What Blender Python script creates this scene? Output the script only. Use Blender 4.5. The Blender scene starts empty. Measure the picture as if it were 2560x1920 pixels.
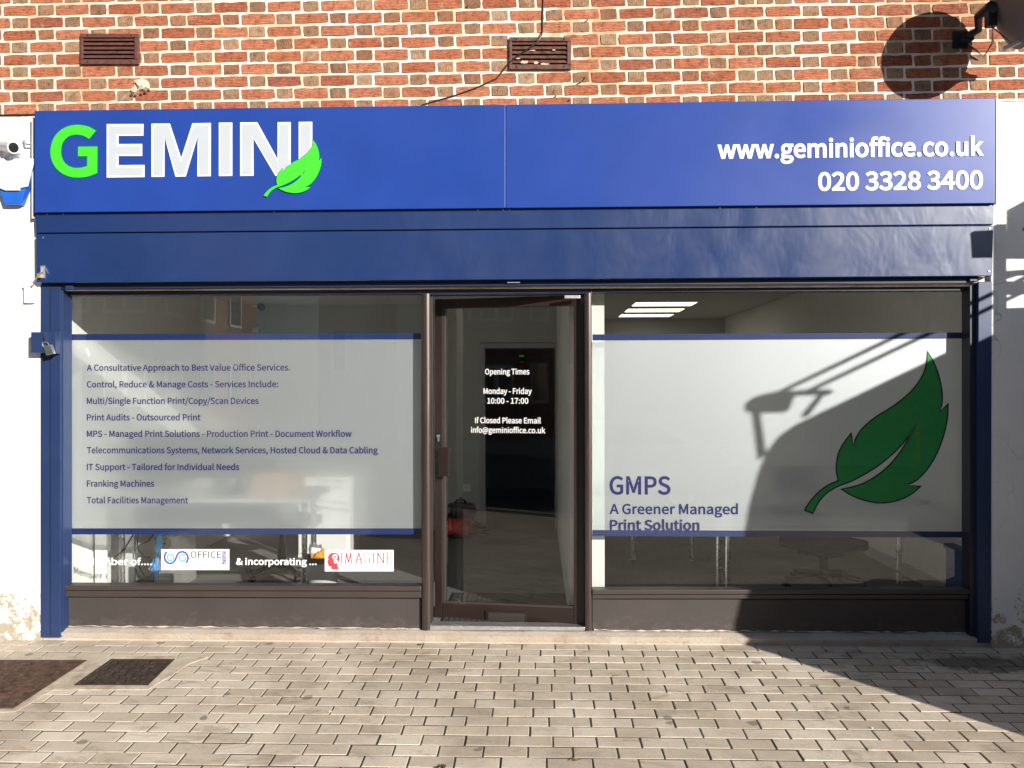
import bpy, bmesh, math, random
from mathutils import Vector, Matrix
from mathutils.geometry import delaunay_2d_cdt
random.seed(7)
scene = bpy.context.scene
col = scene.collection

# ------------------------------------------------------------------ camera
F, CX, CY = 2078.0, 1280.0, 960.0                       # focal length and centre in photograph pixels
CAM = Vector((0.0, -5.2, 1.62))
YAW, ROLL = math.radians(1.75), math.radians(0.09)
FWD = Vector((-math.sin(YAW), math.cos(YAW), 0))
R0, U0 = Vector((math.cos(YAW), math.sin(YAW), 0)), Vector((0, 0, 1))
RGT = R0*math.cos(ROLL) - U0*math.sin(ROLL)
UPV = U0*math.cos(ROLL) + R0*math.sin(ROLL)
cam_data = bpy.data.cameras.new('camera')
cam_data.sensor_width = 36.0
cam_data.lens = F/2560.0*36.0
cam_data.clip_start, cam_data.clip_end = 0.05, 800.0
cam = bpy.data.objects.new('camera', cam_data)
col.objects.link(cam)
cam.matrix_world = Matrix(((RGT.x, UPV.x, -FWD.x, CAM.x), (RGT.y, UPV.y, -FWD.y, CAM.y),
                           (RGT.z, UPV.z, -FWD.z, CAM.z), (0, 0, 0, 1)))
scene.camera = cam

# ------------------------------------------------------------------ sky, sun, exposure
SUN_A, SUN_B = 0.85, 0.41                                # sideways and downward travel of sunlight per metre of depth
sun_dir = Vector((-SUN_A, 1.0, -SUN_B)).normalized()
world = bpy.data.worlds.new('World')
scene.world = world
world.use_nodes = True
wn = world.node_tree.nodes
sky = wn.new('ShaderNodeTexSky')
sky.sky_type = 'NISHITA'
sky.sun_disc = False
sky.sun_elevation = math.asin(-sun_dir.z)
sky.sun_rotation = math.atan2(-sun_dir.x, -sun_dir.y)
sky.air_density, sky.dust_density, sky.ozone_density = 1.0, 0.4, 2.5
# broken white cloud over the whole sky
wt = world.node_tree
wc = wn.new('ShaderNodeTexCoord')
wm = wn.new('ShaderNodeMapping'); wm.inputs['Scale'].default_value = (1.0, 1.0, 2.2)
wt.links.new(wc.outputs['Generated'], wm.inputs['Vector'])
wz = wn.new('ShaderNodeTexNoise'); wz.inputs['Scale'].default_value = 3.2; wz.inputs['Detail'].default_value = 7; wz.inputs['Roughness'].default_value = 0.6; wz.inputs['Distortion'].default_value = 0.5
wt.links.new(wm.outputs[0], wz.inputs['Vector'])
wr_ = wn.new('ShaderNodeValToRGB'); wr_.color_ramp.elements[0].position = 0.50; wr_.color_ramp.elements[1].position = 0.68
wt.links.new(wz.outputs['Fac'], wr_.inputs[0])
wx = wn.new('ShaderNodeMix'); wx.data_type = 'RGBA'
wt.links.new(wr_.outputs[0], wx.inputs[0]); wt.links.new(sky.outputs[0], wx.inputs[6])
wx.inputs[7].default_value = (5.5, 5.8, 6.6, 1)
wt.links.new(wx.outputs[2], wn['Background'].inputs[0])
wn['Background'].inputs[1].default_value = 0.05
sun_data = bpy.data.lights.new('sun', 'SUN')
sun_data.energy, sun_data.angle, sun_data.color = 5.0, math.radians(0.53), (1.0, 0.94, 0.85)
sun = bpy.data.objects.new('sun', sun_data)
sun.rotation_euler = sun_dir.to_track_quat('-Z', 'Y').to_euler()
sun.location = (12, -14, 9)
col.objects.link(sun)
scene.view_settings.view_transform = 'Standard'
scene.view_settings.look = 'None'
scene.view_settings.exposure = 0.55
scene.view_settings.gamma = 1.0
scene.cycles.max_bounces = 10
scene.cycles.transparent_max_bounces = 16
scene.cycles.sample_clamp_indirect = 6.0

# ------------------------------------------------------------------ measuring helpers
def ray(px, py):
    return RGT*((px-CX)/F) + UPV*((CY-py)/F) + FWD
def P(px, py, y=0.0):                                     # point of a wall plane y = const that shows at a pixel
    d = ray(px, py)
    return CAM + d*((y-CAM.y)/d.y)
def PP(px, py, pt, nrm):                                  # the same for any plane
    d = ray(px, py)
    return CAM + d*((pt-CAM).dot(nrm)/d.dot(nrm))
SLOPE, GY = 0.045, -0.08
def gz(y): return SLOPE*(y-GY)
def G(px, py, dz=0.0):                                    # the same for the sloping pavement
    d = ray(px, py)
    t = (SLOPE*(CAM.y-GY)+dz-CAM.z)/(d.z-SLOPE*d.y)
    return CAM + d*t
def proj(v):
    q = Vector(v)-CAM
    w = q.dot(FWD)
    if w < 0.05: return (-9999, -9999)
    return (CX+F*q.dot(RGT)/w, CY-F*q.dot(UPV)/w)

# ------------------------------------------------------------------ materials
def new_mat(name):
    m = bpy.data.materials.new(name)
    m.use_nodes = True
    nt = m.node_tree
    return m, nt, nt.nodes['Principled BSDF'], nt.nodes['Material Output']
def N(nt, typ, **kw):
    n = nt.nodes.new(typ)
    for k, v in kw.items(): setattr(n, k, v)
    return n
def L(nt, a, b): nt.links.new(a, b)
def coords(nt, kind='Object'):
    return N(nt, 'ShaderNodeTexCoord').outputs[kind]
def noise(nt, vec, scale, detail=4, rough=0.55, dist=0.0):
    n = N(nt, 'ShaderNodeTexNoise')
    n.inputs['Scale'].default_value = scale
    n.inputs['Detail'].default_value = detail
    n.inputs['Roughness'].default_value = rough
    n.inputs['Distortion'].default_value = dist
    if vec is not None: L(nt, vec, n.inputs['Vector'])
    return n.outputs['Fac']
def ramp(nt, fac, stops):
    r = N(nt, 'ShaderNodeValToRGB')
    e = r.color_ramp.elements
    while len(e) < len(stops): e.new(0.5)
    for i, (p, c) in enumerate(stops):
        e[i].position = p
        e[i].color = (*c, 1) if len(c) == 3 else c
    L(nt, fac, r.inputs[0])
    return r.outputs[0]
def mixc(nt, fac, a, b, blend='MIX'):
    m = N(nt, 'ShaderNodeMix', data_type='RGBA', blend_type=blend)
    for i, s in ((0, fac), (6, a), (7, b)):
        if hasattr(s, 'is_output'): L(nt, s, m.inputs[i])
        elif i == 0: m.inputs[0].default_value = s
        else: m.inputs[i].default_value = (*s, 1)
    return m.outputs[2]
def math_n(nt, op, a, b=None, clamp=False):
    m = N(nt, 'ShaderNodeMath', operation=op, use_clamp=clamp)
    for i, s in enumerate((a, b)):
        if s is None: continue
        if hasattr(s, 'is_output'): L(nt, s, m.inputs[i])
        else: m.inputs[i].default_value = s
    return m.outputs[0]
def mapping(nt, vec, scale=(1, 1, 1), loc=(0, 0, 0)):
    m = N(nt, 'ShaderNodeMapping')
    m.inputs['Scale'].default_value = scale
    m.inputs['Location'].default_value = loc
    L(nt, vec, m.inputs['Vector'])
    return m.outputs[0]
def bump(nt, bsdf, height, strength=0.3, dist=0.01):
    b = N(nt, 'ShaderNodeBump')
    b.inputs['Strength'].default_value = strength
    b.inputs['Distance'].default_value = dist
    L(nt, height, b.inputs['Height'])
    L(nt, b.outputs[0], bsdf.inputs['Normal'])
    return b
def simple(name, c, rough=0.5, metal=0.0, var=0.12, scale=8.0, bmp=0.0, bscale=60.0, spec=0.5, coat=0.0):
    m, nt, b, o = new_mat(name)
    pos = N(nt, 'ShaderNodeNewGeometry').outputs['Position']
    f = noise(nt, pos, scale, 5, 0.6)
    lo = tuple(max(0, x*(1-var)) for x in c); hi = tuple(min(1, x*(1+var)) for x in c)
    L(nt, ramp(nt, f, [(0.3, lo), (0.7, hi)]), b.inputs['Base Color'])
    r = math_n(nt, 'ADD', math_n(nt, 'MULTIPLY', noise(nt, pos, scale*2.3, 3), 0.25), rough-0.12, True)
    L(nt, r, b.inputs['Roughness'])
    b.inputs['Metallic'].default_value = metal
    b.inputs['Specular IOR Level'].default_value = spec
    b.inputs['Coat Weight'].default_value = coat
    if bmp > 0: bump(nt, b, noise(nt, pos, bscale, 4), bmp, 0.004)
    return m
def emit(name, c, s):
    m, nt, b, o = new_mat(name)
    b.inputs['Base Color'].default_value = (*c, 1)
    b.inputs['Emission Color'].default_value = (*c, 1)
    b.inputs['Emission Strength'].default_value = s
    return m

M = {}
def brick_mat(name, stops, axis):
    m, nt, b, o = new_mat(name)
    info = N(nt, 'ShaderNodeObjectInfo')
    pos = N(nt, 'ShaderNodeNewGeometry').outputs['Position']
    base = ramp(nt, info.outputs['Random'], stops)
    n1 = noise(nt, pos, 26, 6, 0.7)
    blotch = ramp(nt, n1, [(0.3, (0.40, 0.35, 0.33)), (0.48, (0.95, 0.95, 0.95)), (0.72, (1.35, 1.3, 1.2))])
    c1 = mixc(nt, 0.9, base, blotch, 'MULTIPLY')
    w = N(nt, 'ShaderNodeTexWave', wave_type='BANDS', bands_direction=axis)
    w.inputs['Scale'].default_value = 34 if axis == 'Z' else 48
    w.inputs['Distortion'].default_value = 5.0
    w.inputs['Detail'].default_value = 3
    w.inputs['Detail Scale'].default_value = 3.0
    L(nt, mapping(nt, pos, (0.25, 1, 1) if axis == 'Z' else (1, 1, 0.3)), w.inputs['Vector'])
    lines = ramp(nt, w.outputs['Fac'], [(0.12, (0.42, 0.36, 0.34)), (0.42, (1, 1, 1))])
    c2 = mixc(nt, 0.72, c1, lines, 'MULTIPLY')
    n3 = noise(nt, pos, 9, 6, 0.75, 0.6)                   # lime bloom and smeared pointing
    sm = ramp(nt, n3, [(0.60, (0, 0, 0)), (0.74, (1, 1, 1))])
    c3 = mixc(nt, math_n(nt, 'MULTIPLY', sm, 0.5), c2, (0.66, 0.50, 0.36))
    L(nt, c3, b.inputs['Base Color'])
    b.inputs['Roughness'].default_value = 0.9
    b.inputs['Specular IOR Level'].default_value = 0.2
    h = math_n(nt, 'ADD', math_n(nt, 'MULTIPLY', w.outputs['Fac'], 0.7), noise(nt, pos, 160, 4))
    bump(nt, b, h, 0.55, 0.004)
    return m
M['stretcher'] = brick_mat('red stretcher brick', [(0.0, (0.36, 0.115, 0.062)), (0.3, (0.44, 0.155, 0.085)), (0.65, (0.50, 0.20, 0.115)), (0.85, (0.31, 0.105, 0.066)), (1.0, (0.47, 0.175, 0.092))], 'Z')
M['header'] = brick_mat('brown header brick', [(0.0, (0.31, 0.17, 0.10)), (0.35, (0.37, 0.235, 0.15)), (0.6, (0.26, 0.14, 0.088)), (0.8, (0.38, 0.155, 0.082)), (1.0, (0.43, 0.29, 0.19))], 'X')

def mortar_mat():
    m, nt, b, o = new_mat('cream pointing mortar')
    pos = N(nt, 'ShaderNodeNewGeometry').outputs['Position']
    n1 = noise(nt, pos, 1.7, 5, 0.7, 0.8)
    c = ramp(nt, n1, [(0.36, (0.52, 0.36, 0.21)), (0.46, (0.70, 0.61, 0.47)), (0.58, (0.84, 0.79, 0.70))])
    sp = ramp(nt, noise(nt, pos, 70, 5, 0.7), [(0.3, (0.75, 0.7, 0.6)), (0.5, (1, 1, 1))])
    L(nt, mixc(nt, 0.7, c, sp, 'MULTIPLY'), b.inputs['Base Color'])
    b.inputs['Roughness'].default_value = 0.95
    bump(nt, b, noise(nt, pos, 90, 6, 0.7), 0.6, 0.006)
    return m
M['mortar'] = mortar_mat()

def render_mat():
    m, nt, b, o = new_mat('white painted render')
    pos = N(nt, 'ShaderNodeNewGeometry').outputs['Position']
    sep = N(nt, 'ShaderNodeSeparateXYZ'); L(nt, pos, sep.inputs[0])
    low = N(nt, 'ShaderNodeMapRange'); L(nt, sep.outputs['Z'], low.inputs['Value'])
    for k, v in (('From Min', 0.0), ('From Max', 0.55), ('To Min', 0.30), ('To Max', 0.0)): low.inputs[k].default_value = v
    n1 = noise(nt, pos, 11, 8, 0.72, 0.3)                  # chipped and splashed paint near the ground
    chip = ramp(nt, math_n(nt, 'ADD', n1, low.outputs[0]), [(0.70, (0, 0, 0)), (0.75, (1, 1, 1))])
    f2 = ramp(nt, noise(nt, pos, 2.5, 6, 0.6), [(0.3, (0.80, 0.80, 0.79)), (0.7, (0.90, 0.90, 0.88))])
    vor = N(nt, 'ShaderNodeTexVoronoi', feature='DISTANCE_TO_EDGE')
    vor.inputs['Scale'].default_value = 2.1
    nd = N(nt, 'ShaderNodeTexNoise'); nd.inputs['Scale'].default_value = 5; L(nt, pos, nd.inputs['Vector'])
    L(nt, mixc(nt, 0.22, pos, nd.outputs['Color']), vor.inputs['Vector'])
    crack = ramp(nt, vor.outputs['Distance'], [(0.002, (1, 1, 1)), (0.006, (0, 0, 0))])
    cgate = ramp(nt, noise(nt, pos, 1.3, 2), [(0.5, (0, 0, 0)), (0.58, (1, 1, 1))])
    c1 = mixc(nt, math_n(nt, 'MULTIPLY', crack, math_n(nt, 'MULTIPLY', cgate, 0.55)), f2, (0.3, 0.3, 0.31))
    L(nt, mixc(nt, chip, c1, (0.40, 0.35, 0.27)), b.inputs['Base Color'])
    b.inputs['Roughness'].default_value = 0.85
    b.inputs['Specular IOR Level'].default_value = 0.25
    h = math_n(nt, 'ADD', noise(nt, pos, 14, 6, 0.65), math_n(nt, 'MULTIPLY', chip, -0.5))
    bump(nt, b, h, 0.35, 0.012)
    return m
M['render'] = render_mat()

def paver_mat():
    m, nt, b, o = new_mat('buff concrete paver')
    info = N(nt, 'ShaderNodeObjectInfo')
    pos = N(nt, 'ShaderNodeNewGeometry').outputs['Position']
    base = ramp(nt, info.outputs['Random'], [(0.0, (0.51, 0.44, 0.35)), (0.5, (0.62, 0.54, 0.44)), (1.0, (0.69, 0.61, 0.505))])
    sp = ramp(nt, noise(nt, pos, 210, 4, 0.75), [(0.28, (0.62, 0.60, 0.58)), (0.5, (1, 1, 1)), (0.75, (1.22, 1.2, 1.17))])
    c1 = mixc(nt, 0.75, base, sp, 'MULTIPLY')
    big = ramp(nt, noise(nt, pos, 1.9, 6, 0.68, 0.4), [(0.30, (0.68, 0.64, 0.60)), (0.6, (1.08, 1.08, 1.08))])
    c2 = mixc(nt, 0.9, c1, big, 'MULTIPLY')
    v = N(nt, 'ShaderNodeTexVoronoi'); v.inputs['Scale'].default_value = 4.6; v.inputs['Randomness'].default_value = 1.0
    nd = N(nt, 'ShaderNodeTexNoise'); nd.inputs['Scale'].default_value = 18; L(nt, pos, nd.inputs['Vector'])
    L(nt, mixc(nt, 0.05, pos, nd.outputs['Color']), v.inputs['Vector'])
    spot = ramp(nt, v.outputs['Distance'], [(0.10, (1, 1, 1)), (0.135, (0, 0, 0))])   # trodden chewing gum
    sc = N(nt, 'ShaderNodeSeparateColor'); L(nt, v.outputs['Color'], sc.inputs[0])
    gate = math_n(nt, 'GREATER_THAN', sc.outputs[0], 0.62)
    c3 = mixc(nt, math_n(nt, 'MULTIPLY', math_n(nt, 'MULTIPLY', spot, gate), 0.62), c2, (0.10, 0.085, 0.07))
    st = ramp(nt, noise(nt, mapping(nt, pos, (1.1, 3.0, 1), (3.2, 1.1, 0)), 2.4, 7, 0.72, 1.0), [(0.55, (0, 0, 0)), (0.64, (1, 1, 1))])
    c4 = mixc(nt, math_n(nt, 'MULTIPLY', st, 0.42), c3, (0.22, 0.165, 0.11))             # damp stains
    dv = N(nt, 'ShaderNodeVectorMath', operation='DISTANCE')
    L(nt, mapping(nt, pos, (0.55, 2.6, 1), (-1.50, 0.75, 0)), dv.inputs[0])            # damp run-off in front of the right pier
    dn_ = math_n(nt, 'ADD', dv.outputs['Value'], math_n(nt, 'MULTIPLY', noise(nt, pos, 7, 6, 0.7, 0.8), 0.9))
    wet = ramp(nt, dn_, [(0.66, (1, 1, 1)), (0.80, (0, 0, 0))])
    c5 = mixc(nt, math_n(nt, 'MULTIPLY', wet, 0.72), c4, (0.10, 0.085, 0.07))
    gr = ramp(nt, noise(nt, pos, 34, 7, 0.8, 0.5), [(0.58, (0, 0, 0)), (0.66, (1, 1, 1))])    # grit and droppings
    c6 = mixc(nt, math_n(nt, 'MULTIPLY', gr, 0.35), c5, (0.16, 0.13, 0.10))
    L(nt, c6, b.inputs['Base Color'])
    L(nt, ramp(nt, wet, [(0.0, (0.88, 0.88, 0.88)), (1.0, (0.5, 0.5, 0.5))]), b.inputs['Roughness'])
    b.inputs['Specular IOR Level'].default_value = 0.3
    bump(nt, b, noise(nt, pos, 260, 4, 0.7), 0.55, 0.003)
    return m
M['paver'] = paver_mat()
M['joint_sand'] = simple('dark joint sand', (0.05, 0.042, 0.03), 0.95, var=0.5, scale=40, bmp=0.6, bscale=200)

def concrete_mat(name, a, b_, scale=6):
    m, nt, b, o = new_mat(name)
    pos = N(nt, 'ShaderNodeNewGeometry').outputs['Position']
    c = ramp(nt, noise(nt, pos, scale, 8, 0.7, 0.6), [(0.3, a), (0.68, b_)])
    sp = ramp(nt, noise(nt, pos, 120, 4, 0.7), [(0.3, (0.75, 0.72, 0.68)), (0.55, (1, 1, 1))])
    d = ramp(nt, noise(nt, mapping(nt, pos, (1, 1, 0.4)), 9, 8, 0.75, 0.8), [(0.55, (0, 0, 0)), (0.72, (1, 1, 1))])
    c = mixc(nt, math_n(nt, 'MULTIPLY', d, 0.55), c, tuple(x*0.45 for x in a))
    L(nt, mixc(nt, 0.8, c, sp, 'MULTIPLY'), b.inputs['Base Color'])
    b.inputs['Roughness'].default_value = 0.92
    bump(nt, b, noise(nt, pos, 45, 7, 0.7), 0.6, 0.008)
    return m
M['concrete'] = concrete_mat('pale trowelled concrete', (0.50, 0.40, 0.30), (0.60, 0.55, 0.48), 3.2)
M['patch'] = concrete_mat('rough cement surround', (0.34, 0.25, 0.16), (0.70, 0.63, 0.52), 7)
M['asphalt'] = concrete_mat('asphalt', (0.04, 0.04, 0.042), (0.07, 0.07, 0.07), 3)
M['kerb'] = concrete_mat('kerb concrete', (0.25, 0.24, 0.22), (0.36, 0.35, 0.32), 3)

def metal_sheet(name, c, rough, dents=0.0, dscale=2.2, stretch=(1, 1, 1), coat=0.3, spec=0.5):
    m, nt, b, o = new_mat(name)
    pos = N(nt, 'ShaderNodeNewGeometry').outputs['Position']
    f = noise(nt, pos, 3, 5, 0.6)
    L(nt, ramp(nt, f, [(0.3, tuple(x*0.93 for x in c)), (0.7, tuple(x*1.07 for x in c))]), b.inputs['Base Color'])
    n2 = noise(nt, mapping(nt, pos, stretch), dscale, 3, 0.5, 0.4)
    b.inputs['Specular IOR Level'].default_value = spec
    rr = N(nt, 'ShaderNodeMapRange'); L(nt, n2, rr.inputs['Value'])
    for k, v in (('From Min', 0.3), ('From Max', 0.7), ('To Min', rough*0.8), ('To Max', rough*1.25)): rr.inputs[k].default_value = v
    L(nt, rr.outputs[0], b.inputs['Roughness'])
    b.inputs['Coat Weight'].default_value = coat
    b.inputs['Coat Roughness'].default_value = rough*0.6
    if dents > 0: bump(nt, b, n2, dents, 0.05)
    return m
M['fascia'] = metal_sheet('royal blue sign sheet', (0.016, 0.052, 0.28), 0.34, 0.015, 1.0, (1, 1, 1), 0.0, 0.35)
M['shutter'] = metal_sheet('navy shutter paint', (0.010, 0.031, 0.12), 0.33, 0.13, 3.0, (1.4, 1, 0.9), 0.9)
M['navy'] = metal_sheet('navy powder coat', (0.015, 0.034, 0.105), 0.42, 0.02, 3, (1, 1, 1), 0.2)
M['navy_dark'] = metal_sheet('dark navy rail and shaded head', (0.006, 0.009, 0.03), 0.4, 0.0)
M['brown'] = metal_sheet('brown anodised aluminium', (0.050, 0.039, 0.035), 0.42, 0.04, 3, (0.4, 1, 1), 0.1)
def stall_mat():
    m = metal_sheet('brown stall riser', (0.056, 0.047, 0.044), 0.55, 0.03, 2, (1, 1, 1), 0.0, 0.4)
    nt = m.node_tree
    b = nt.nodes['Principled BSDF']
    old = b.inputs['Base Color'].links[0].from_socket
    pos = N(nt, 'ShaderNodeNewGeometry').outputs['Position']
    sep = N(nt, 'ShaderNodeSeparateXYZ'); L(nt, pos, sep.inputs[0])
    low = N(nt, 'ShaderNodeMapRange'); L(nt, sep.outputs['Z'], low.inputs['Value'])
    for k, v in (('From Min', 0.06), ('From Max', 0.20), ('To Min', 0.22), ('To Max', 0.0)): low.inputs[k].default_value = v
    n1 = math_n(nt, 'ADD', noise(nt, mapping(nt, pos, (1, 1, 1.6)), 14, 8, 0.75, 0.4), low.outputs[0])
    dust = ramp(nt, n1, [(0.62, (0, 0, 0)), (0.85, (1, 1, 1))])                        # dried splashes along the foot
    c = mixc(nt, math_n(nt, 'MULTIPLY', dust, 0.16), old, (0.30, 0.26, 0.22))
    sp = ramp(nt, noise(nt, pos, 120, 2, 0.5), [(0.76, (0, 0, 0)), (0.79, (1, 1, 1))])   # paint specks
    L(nt, mixc(nt, math_n(nt, 'MULTIPLY', sp, 0.6), c, (0.5, 0.48, 0.45)), b.inputs['Base Color'])
    return m
M['stall'] = stall_mat()
M['door_brown'] = metal_sheet('dark brown door', (0.024, 0.014, 0.012), 0.42, 0.02, 3, (1, 1, 1), 0.1)

def mullion_mat():
    m, nt, b, o = new_mat('worn brown mullion')
    pos = N(nt, 'ShaderNodeNewGeometry').outputs['Position']
    n1 = noise(nt, mapping(nt, pos, (120, 120, 2.2)), 1.0, 6, 0.7)
    L(nt, ramp(nt, n1, [(0.35, (0.035, 0.024, 0.021)), (0.62, (0.075, 0.056, 0.05)), (0.75, (0.26, 0.23, 0.22))]), b.inputs['Base Color'])
    b.inputs['Metallic'].default_value = 0.5
    b.inputs['Roughness'].default_value = 0.36
    b.inputs['Coat Weight'].default_value = 1.0
    b.inputs['Coat Roughness'].default_value = 0.27
    bump(nt, b, n1, 0.15, 0.003)
    return m
M['mullion'] = mullion_mat()

def glass_mat(name, tint, refl=1.6):
    m, nt, b, o = new_mat(name)
    nt.nodes.remove(b)
    fr = N(nt, 'ShaderNodeFresnel'); fr.inputs['IOR'].default_value = 1.5
    bf = N(nt, 'ShaderNodeNewGeometry').outputs['Backfacing']
    fac = math_n(nt, 'MULTIPLY', math_n(nt, 'MULTIPLY', fr.outputs[0], refl), math_n(nt, 'SUBTRACT', 1.0, bf), True)
    tr = N(nt, 'ShaderNodeBsdfTransparent'); tr.inputs[0].default_value = (*tint, 1)
    gl = N(nt, 'ShaderNodeBsdfGlossy'); gl.inputs['Roughness'].default_value = 0.0
    gl.inputs[0].default_value = (1, 1, 1, 1)
    mx = N(nt, 'ShaderNodeMixShader')
    L(nt, fac, mx.inputs[0]); L(nt, tr.outputs[0], mx.inputs[1]); L(nt, gl.outputs[0], mx.inputs[2])
    L(nt, mx.outputs[0], o.inputs[0])
    return m
M['glass'] = glass_mat('shop glass', (0.93, 0.94, 0.94), 1.8)
M['pane'] = simple('dark window pane', (0.03, 0.035, 0.04), 0.1, var=0.1)

def film_mat(name, rough_t=0.42):
    m, nt, b, o = new_mat(name)
    b.inputs['Base Color'].default_value = (0.70, 0.72, 0.75, 1)
    b.inputs['Roughness'].default_value = 0.7
    gl = N(nt, 'ShaderNodeBsdfGlossy'); gl.inputs['Roughness'].default_value = 0.52
    gl.inputs[0].default_value = (0.255, 0.265, 0.28, 1)
    rf = N(nt, 'ShaderNodeBsdfRefraction')
    rf.inputs['IOR'].default_value = 1.25
    rf.inputs['Roughness'].default_value = rough_t
    rf.inputs[0].default_value = (0.92, 0.93, 0.92, 1)
    tp = N(nt, 'ShaderNodeBsdfTransparent'); tp.inputs[0].default_value = (0.88, 0.89, 0.88, 1)
    def mix(f, x, y):
        q = N(nt, 'ShaderNodeMixShader'); q.inputs[0].default_value = f
        L(nt, x.outputs[0], q.inputs[1]); L(nt, y.outputs[0], q.inputs[2])
        return q
    tl = N(nt, 'ShaderNodeBsdfTranslucent'); tl.inputs[0].default_value = (0.85, 0.86, 0.86, 1)
    thru = mix(0.12, mix(0.62, rf, tp), tl)                # blurred, straight and widely scattered light
    base = mix(0.945, b, thru)                              # with a little matt resin
    add = N(nt, 'ShaderNodeAddShader')                     # and the satin sheen of its surface
    L(nt, base.outputs[0], add.inputs[0]); L(nt, gl.outputs[0], add.inputs[1])
    L(nt, add.outputs[0], o.inputs[0])
    return m
M['film'] = film_mat('frosted window film')
M['band'] = simple('blue window band', (0.011, 0.028, 0.135), 0.5, var=0.05)
M['film_text'] = simple('violet blue vinyl lettering', (0.022, 0.022, 0.15), 0.5, var=0.05)
M['white_vinyl'] = simple('white vinyl', (0.86, 0.86, 0.86), 0.45, var=0.02)
M['sign_white'] = simple('white acrylic', (0.86, 0.87, 0.88), 0.35, var=0.02)
M['sign_grey'] = simple('pale grey acrylic', (0.46, 0.50, 0.54), 0.35, var=0.02)
M['sign_green'] = simple('bright green acrylic', (0.055, 0.76, 0.028), 0.4, var=0.03)
M['sign_green_dark'] = simple('green acrylic edge', (0.01, 0.26, 0.05), 0.4, var=0.03)
M['leaf'] = simple('green leaf vinyl', (0.03, 0.38, 0.085), 0.35, var=0.05)
M['leaf_line'] = simple('dark green vinyl outline', (0.008, 0.02, 0.012), 0.4, var=0.05)
M['logo_purple'] = simple('violet print', (0.07, 0.06, 0.38), 0.5, var=0.02)
M['logo_teal'] = simple('turquoise print', (0.05, 0.55, 0.60), 0.5, var=0.02)
M['logo_red'] = simple('red print', (0.70, 0.05, 0.07), 0.5, var=0.02)
M['logo_grey'] = simple('grey print', (0.10, 0.10, 0.11), 0.5, var=0.02)
M['steel'] = simple('galvanised steel', (0.62, 0.62, 0.62), 0.38, 0.85, var=0.15, scale=30)
M['chrome'] = simple('satin chrome', (0.72, 0.72, 0.72), 0.28, 0.95, var=0.05)
M['rust'] = simple('rusty iron', (0.085, 0.045, 0.028), 0.85, 0.1, var=0.7, scale=22, bmp=0.5, bscale=90)
M['iron'] = simple('dark cast iron', (0.045, 0.030, 0.022), 0.8, 0.2, var=0.6, scale=30, bmp=0.5, bscale=120)
M['vent'] = simple('red oxide vent paint', (0.115, 0.045, 0.036), 0.55, var=0.35, scale=40, bmp=0.3, bscale=120)
M['vent_worn'] = simple('flaking red oxide vent paint', (0.115, 0.048, 0.034), 0.65, var=0.6, scale=26, bmp=0.5, bscale=90)
M['flake'] = simple('bare flaked plaster', (0.62, 0.50, 0.36), 0.8, var=0.35, scale=60)
M['black'] = simple('black plastic', (0.012, 0.012, 0.013), 0.4, var=0.1)
M['void'] = simple('dark hollow shade', (0.006, 0.005, 0.005), 0.9, var=0.1)  # shade of hollows put into the colour: vent backing and screw dots
M['white_plastic'] = simple('white plastic', (0.82, 0.82, 0.80), 0.4, var=0.03)
M['grey_plastic'] = simple('pale grey plastic', (0.52, 0.53, 0.53), 0.45, var=0.06)
M['alarm_blue'] = simple('translucent blue plastic', (0.02, 0.12, 0.55), 0.25, var=0.1)
M['dish'] = simple('grey dish mesh', (0.13, 0.115, 0.10), 0.55, 0.2, var=0.1, bmp=0.4, bscale=220)
M['dark_metal'] = simple('dark painted bracket', (0.022, 0.024, 0.032), 0.5, 0.3, var=0.2)
M['cable_pale'] = simple('pale grey cable', (0.55, 0.53, 0.48), 0.5, var=0.1)
M['carpet'] = simple('grey carpet tile', (0.19, 0.19, 0.185), 0.97, var=0.55, scale=260, bmp=0.7, bscale=420, spec=0.1)
M['mat'] = simple('ribbed entrance mat', (0.07, 0.068, 0.066), 0.95, var=0.4, scale=200, bmp=0.7, bscale=300, spec=0.1)
M['wall_cream'] = simple('cream interior paint', (0.87, 0.86, 0.82), 0.9, var=0.03, bmp=0.1)
M['wall_white'] = simple('white interior paint', (0.80, 0.80, 0.76), 0.9, var=0.02)
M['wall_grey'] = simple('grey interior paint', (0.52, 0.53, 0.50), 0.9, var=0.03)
M['ceiling'] = simple('ceiling tile', (0.70, 0.69, 0.65), 0.9, var=0.04, scale=50)
M['wood_frame'] = simple('grey gloss joinery', (0.42, 0.43, 0.45), 0.4, var=0.03)
M['desk_white'] = simple('white melamine', (0.80, 0.80, 0.79), 0.35, var=0.02)
M['desk_grey'] = simple('grey laminate', (0.38, 0.37, 0.35), 0.45, var=0.05)
M['fabric_black'] = simple('black chair fabric', (0.016, 0.016, 0.018), 0.9, var=0.2, scale=90, bmp=0.3, bscale=300)
M['vac_red'] = simple('red glossy plastic', (0.68, 0.02, 0.02), 0.25, var=0.05)
M['vac_black'] = simple('glossy black plastic', (0.012, 0.012, 0.014), 0.2, var=0.1)
M['orange'] = simple('orange bag', (0.80, 0.33, 0.03), 0.4, var=0.2, scale=30)
M['blue_cable'] = simple('blue network cable', (0.03, 0.22, 0.50), 0.4, var=0.1)
M['blue_box'] = simple('blue plastic', (0.03, 0.10, 0.32), 0.4, var=0.1)
M['pc_grey'] = simple('zinc computer case', (0.42, 0.42, 0.40), 0.45, 0.5, var=0.1)
M['screen'] = simple('dark monitor', (0.02, 0.02, 0.022), 0.3, var=0.1)
M['cardboard'] = simple('cardboard', (0.50, 0.32, 0.20), 0.8, var=0.1)
M['lamp'] = emit('lit ceiling panel', (1.0, 0.90, 0.76), 2.2)
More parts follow.
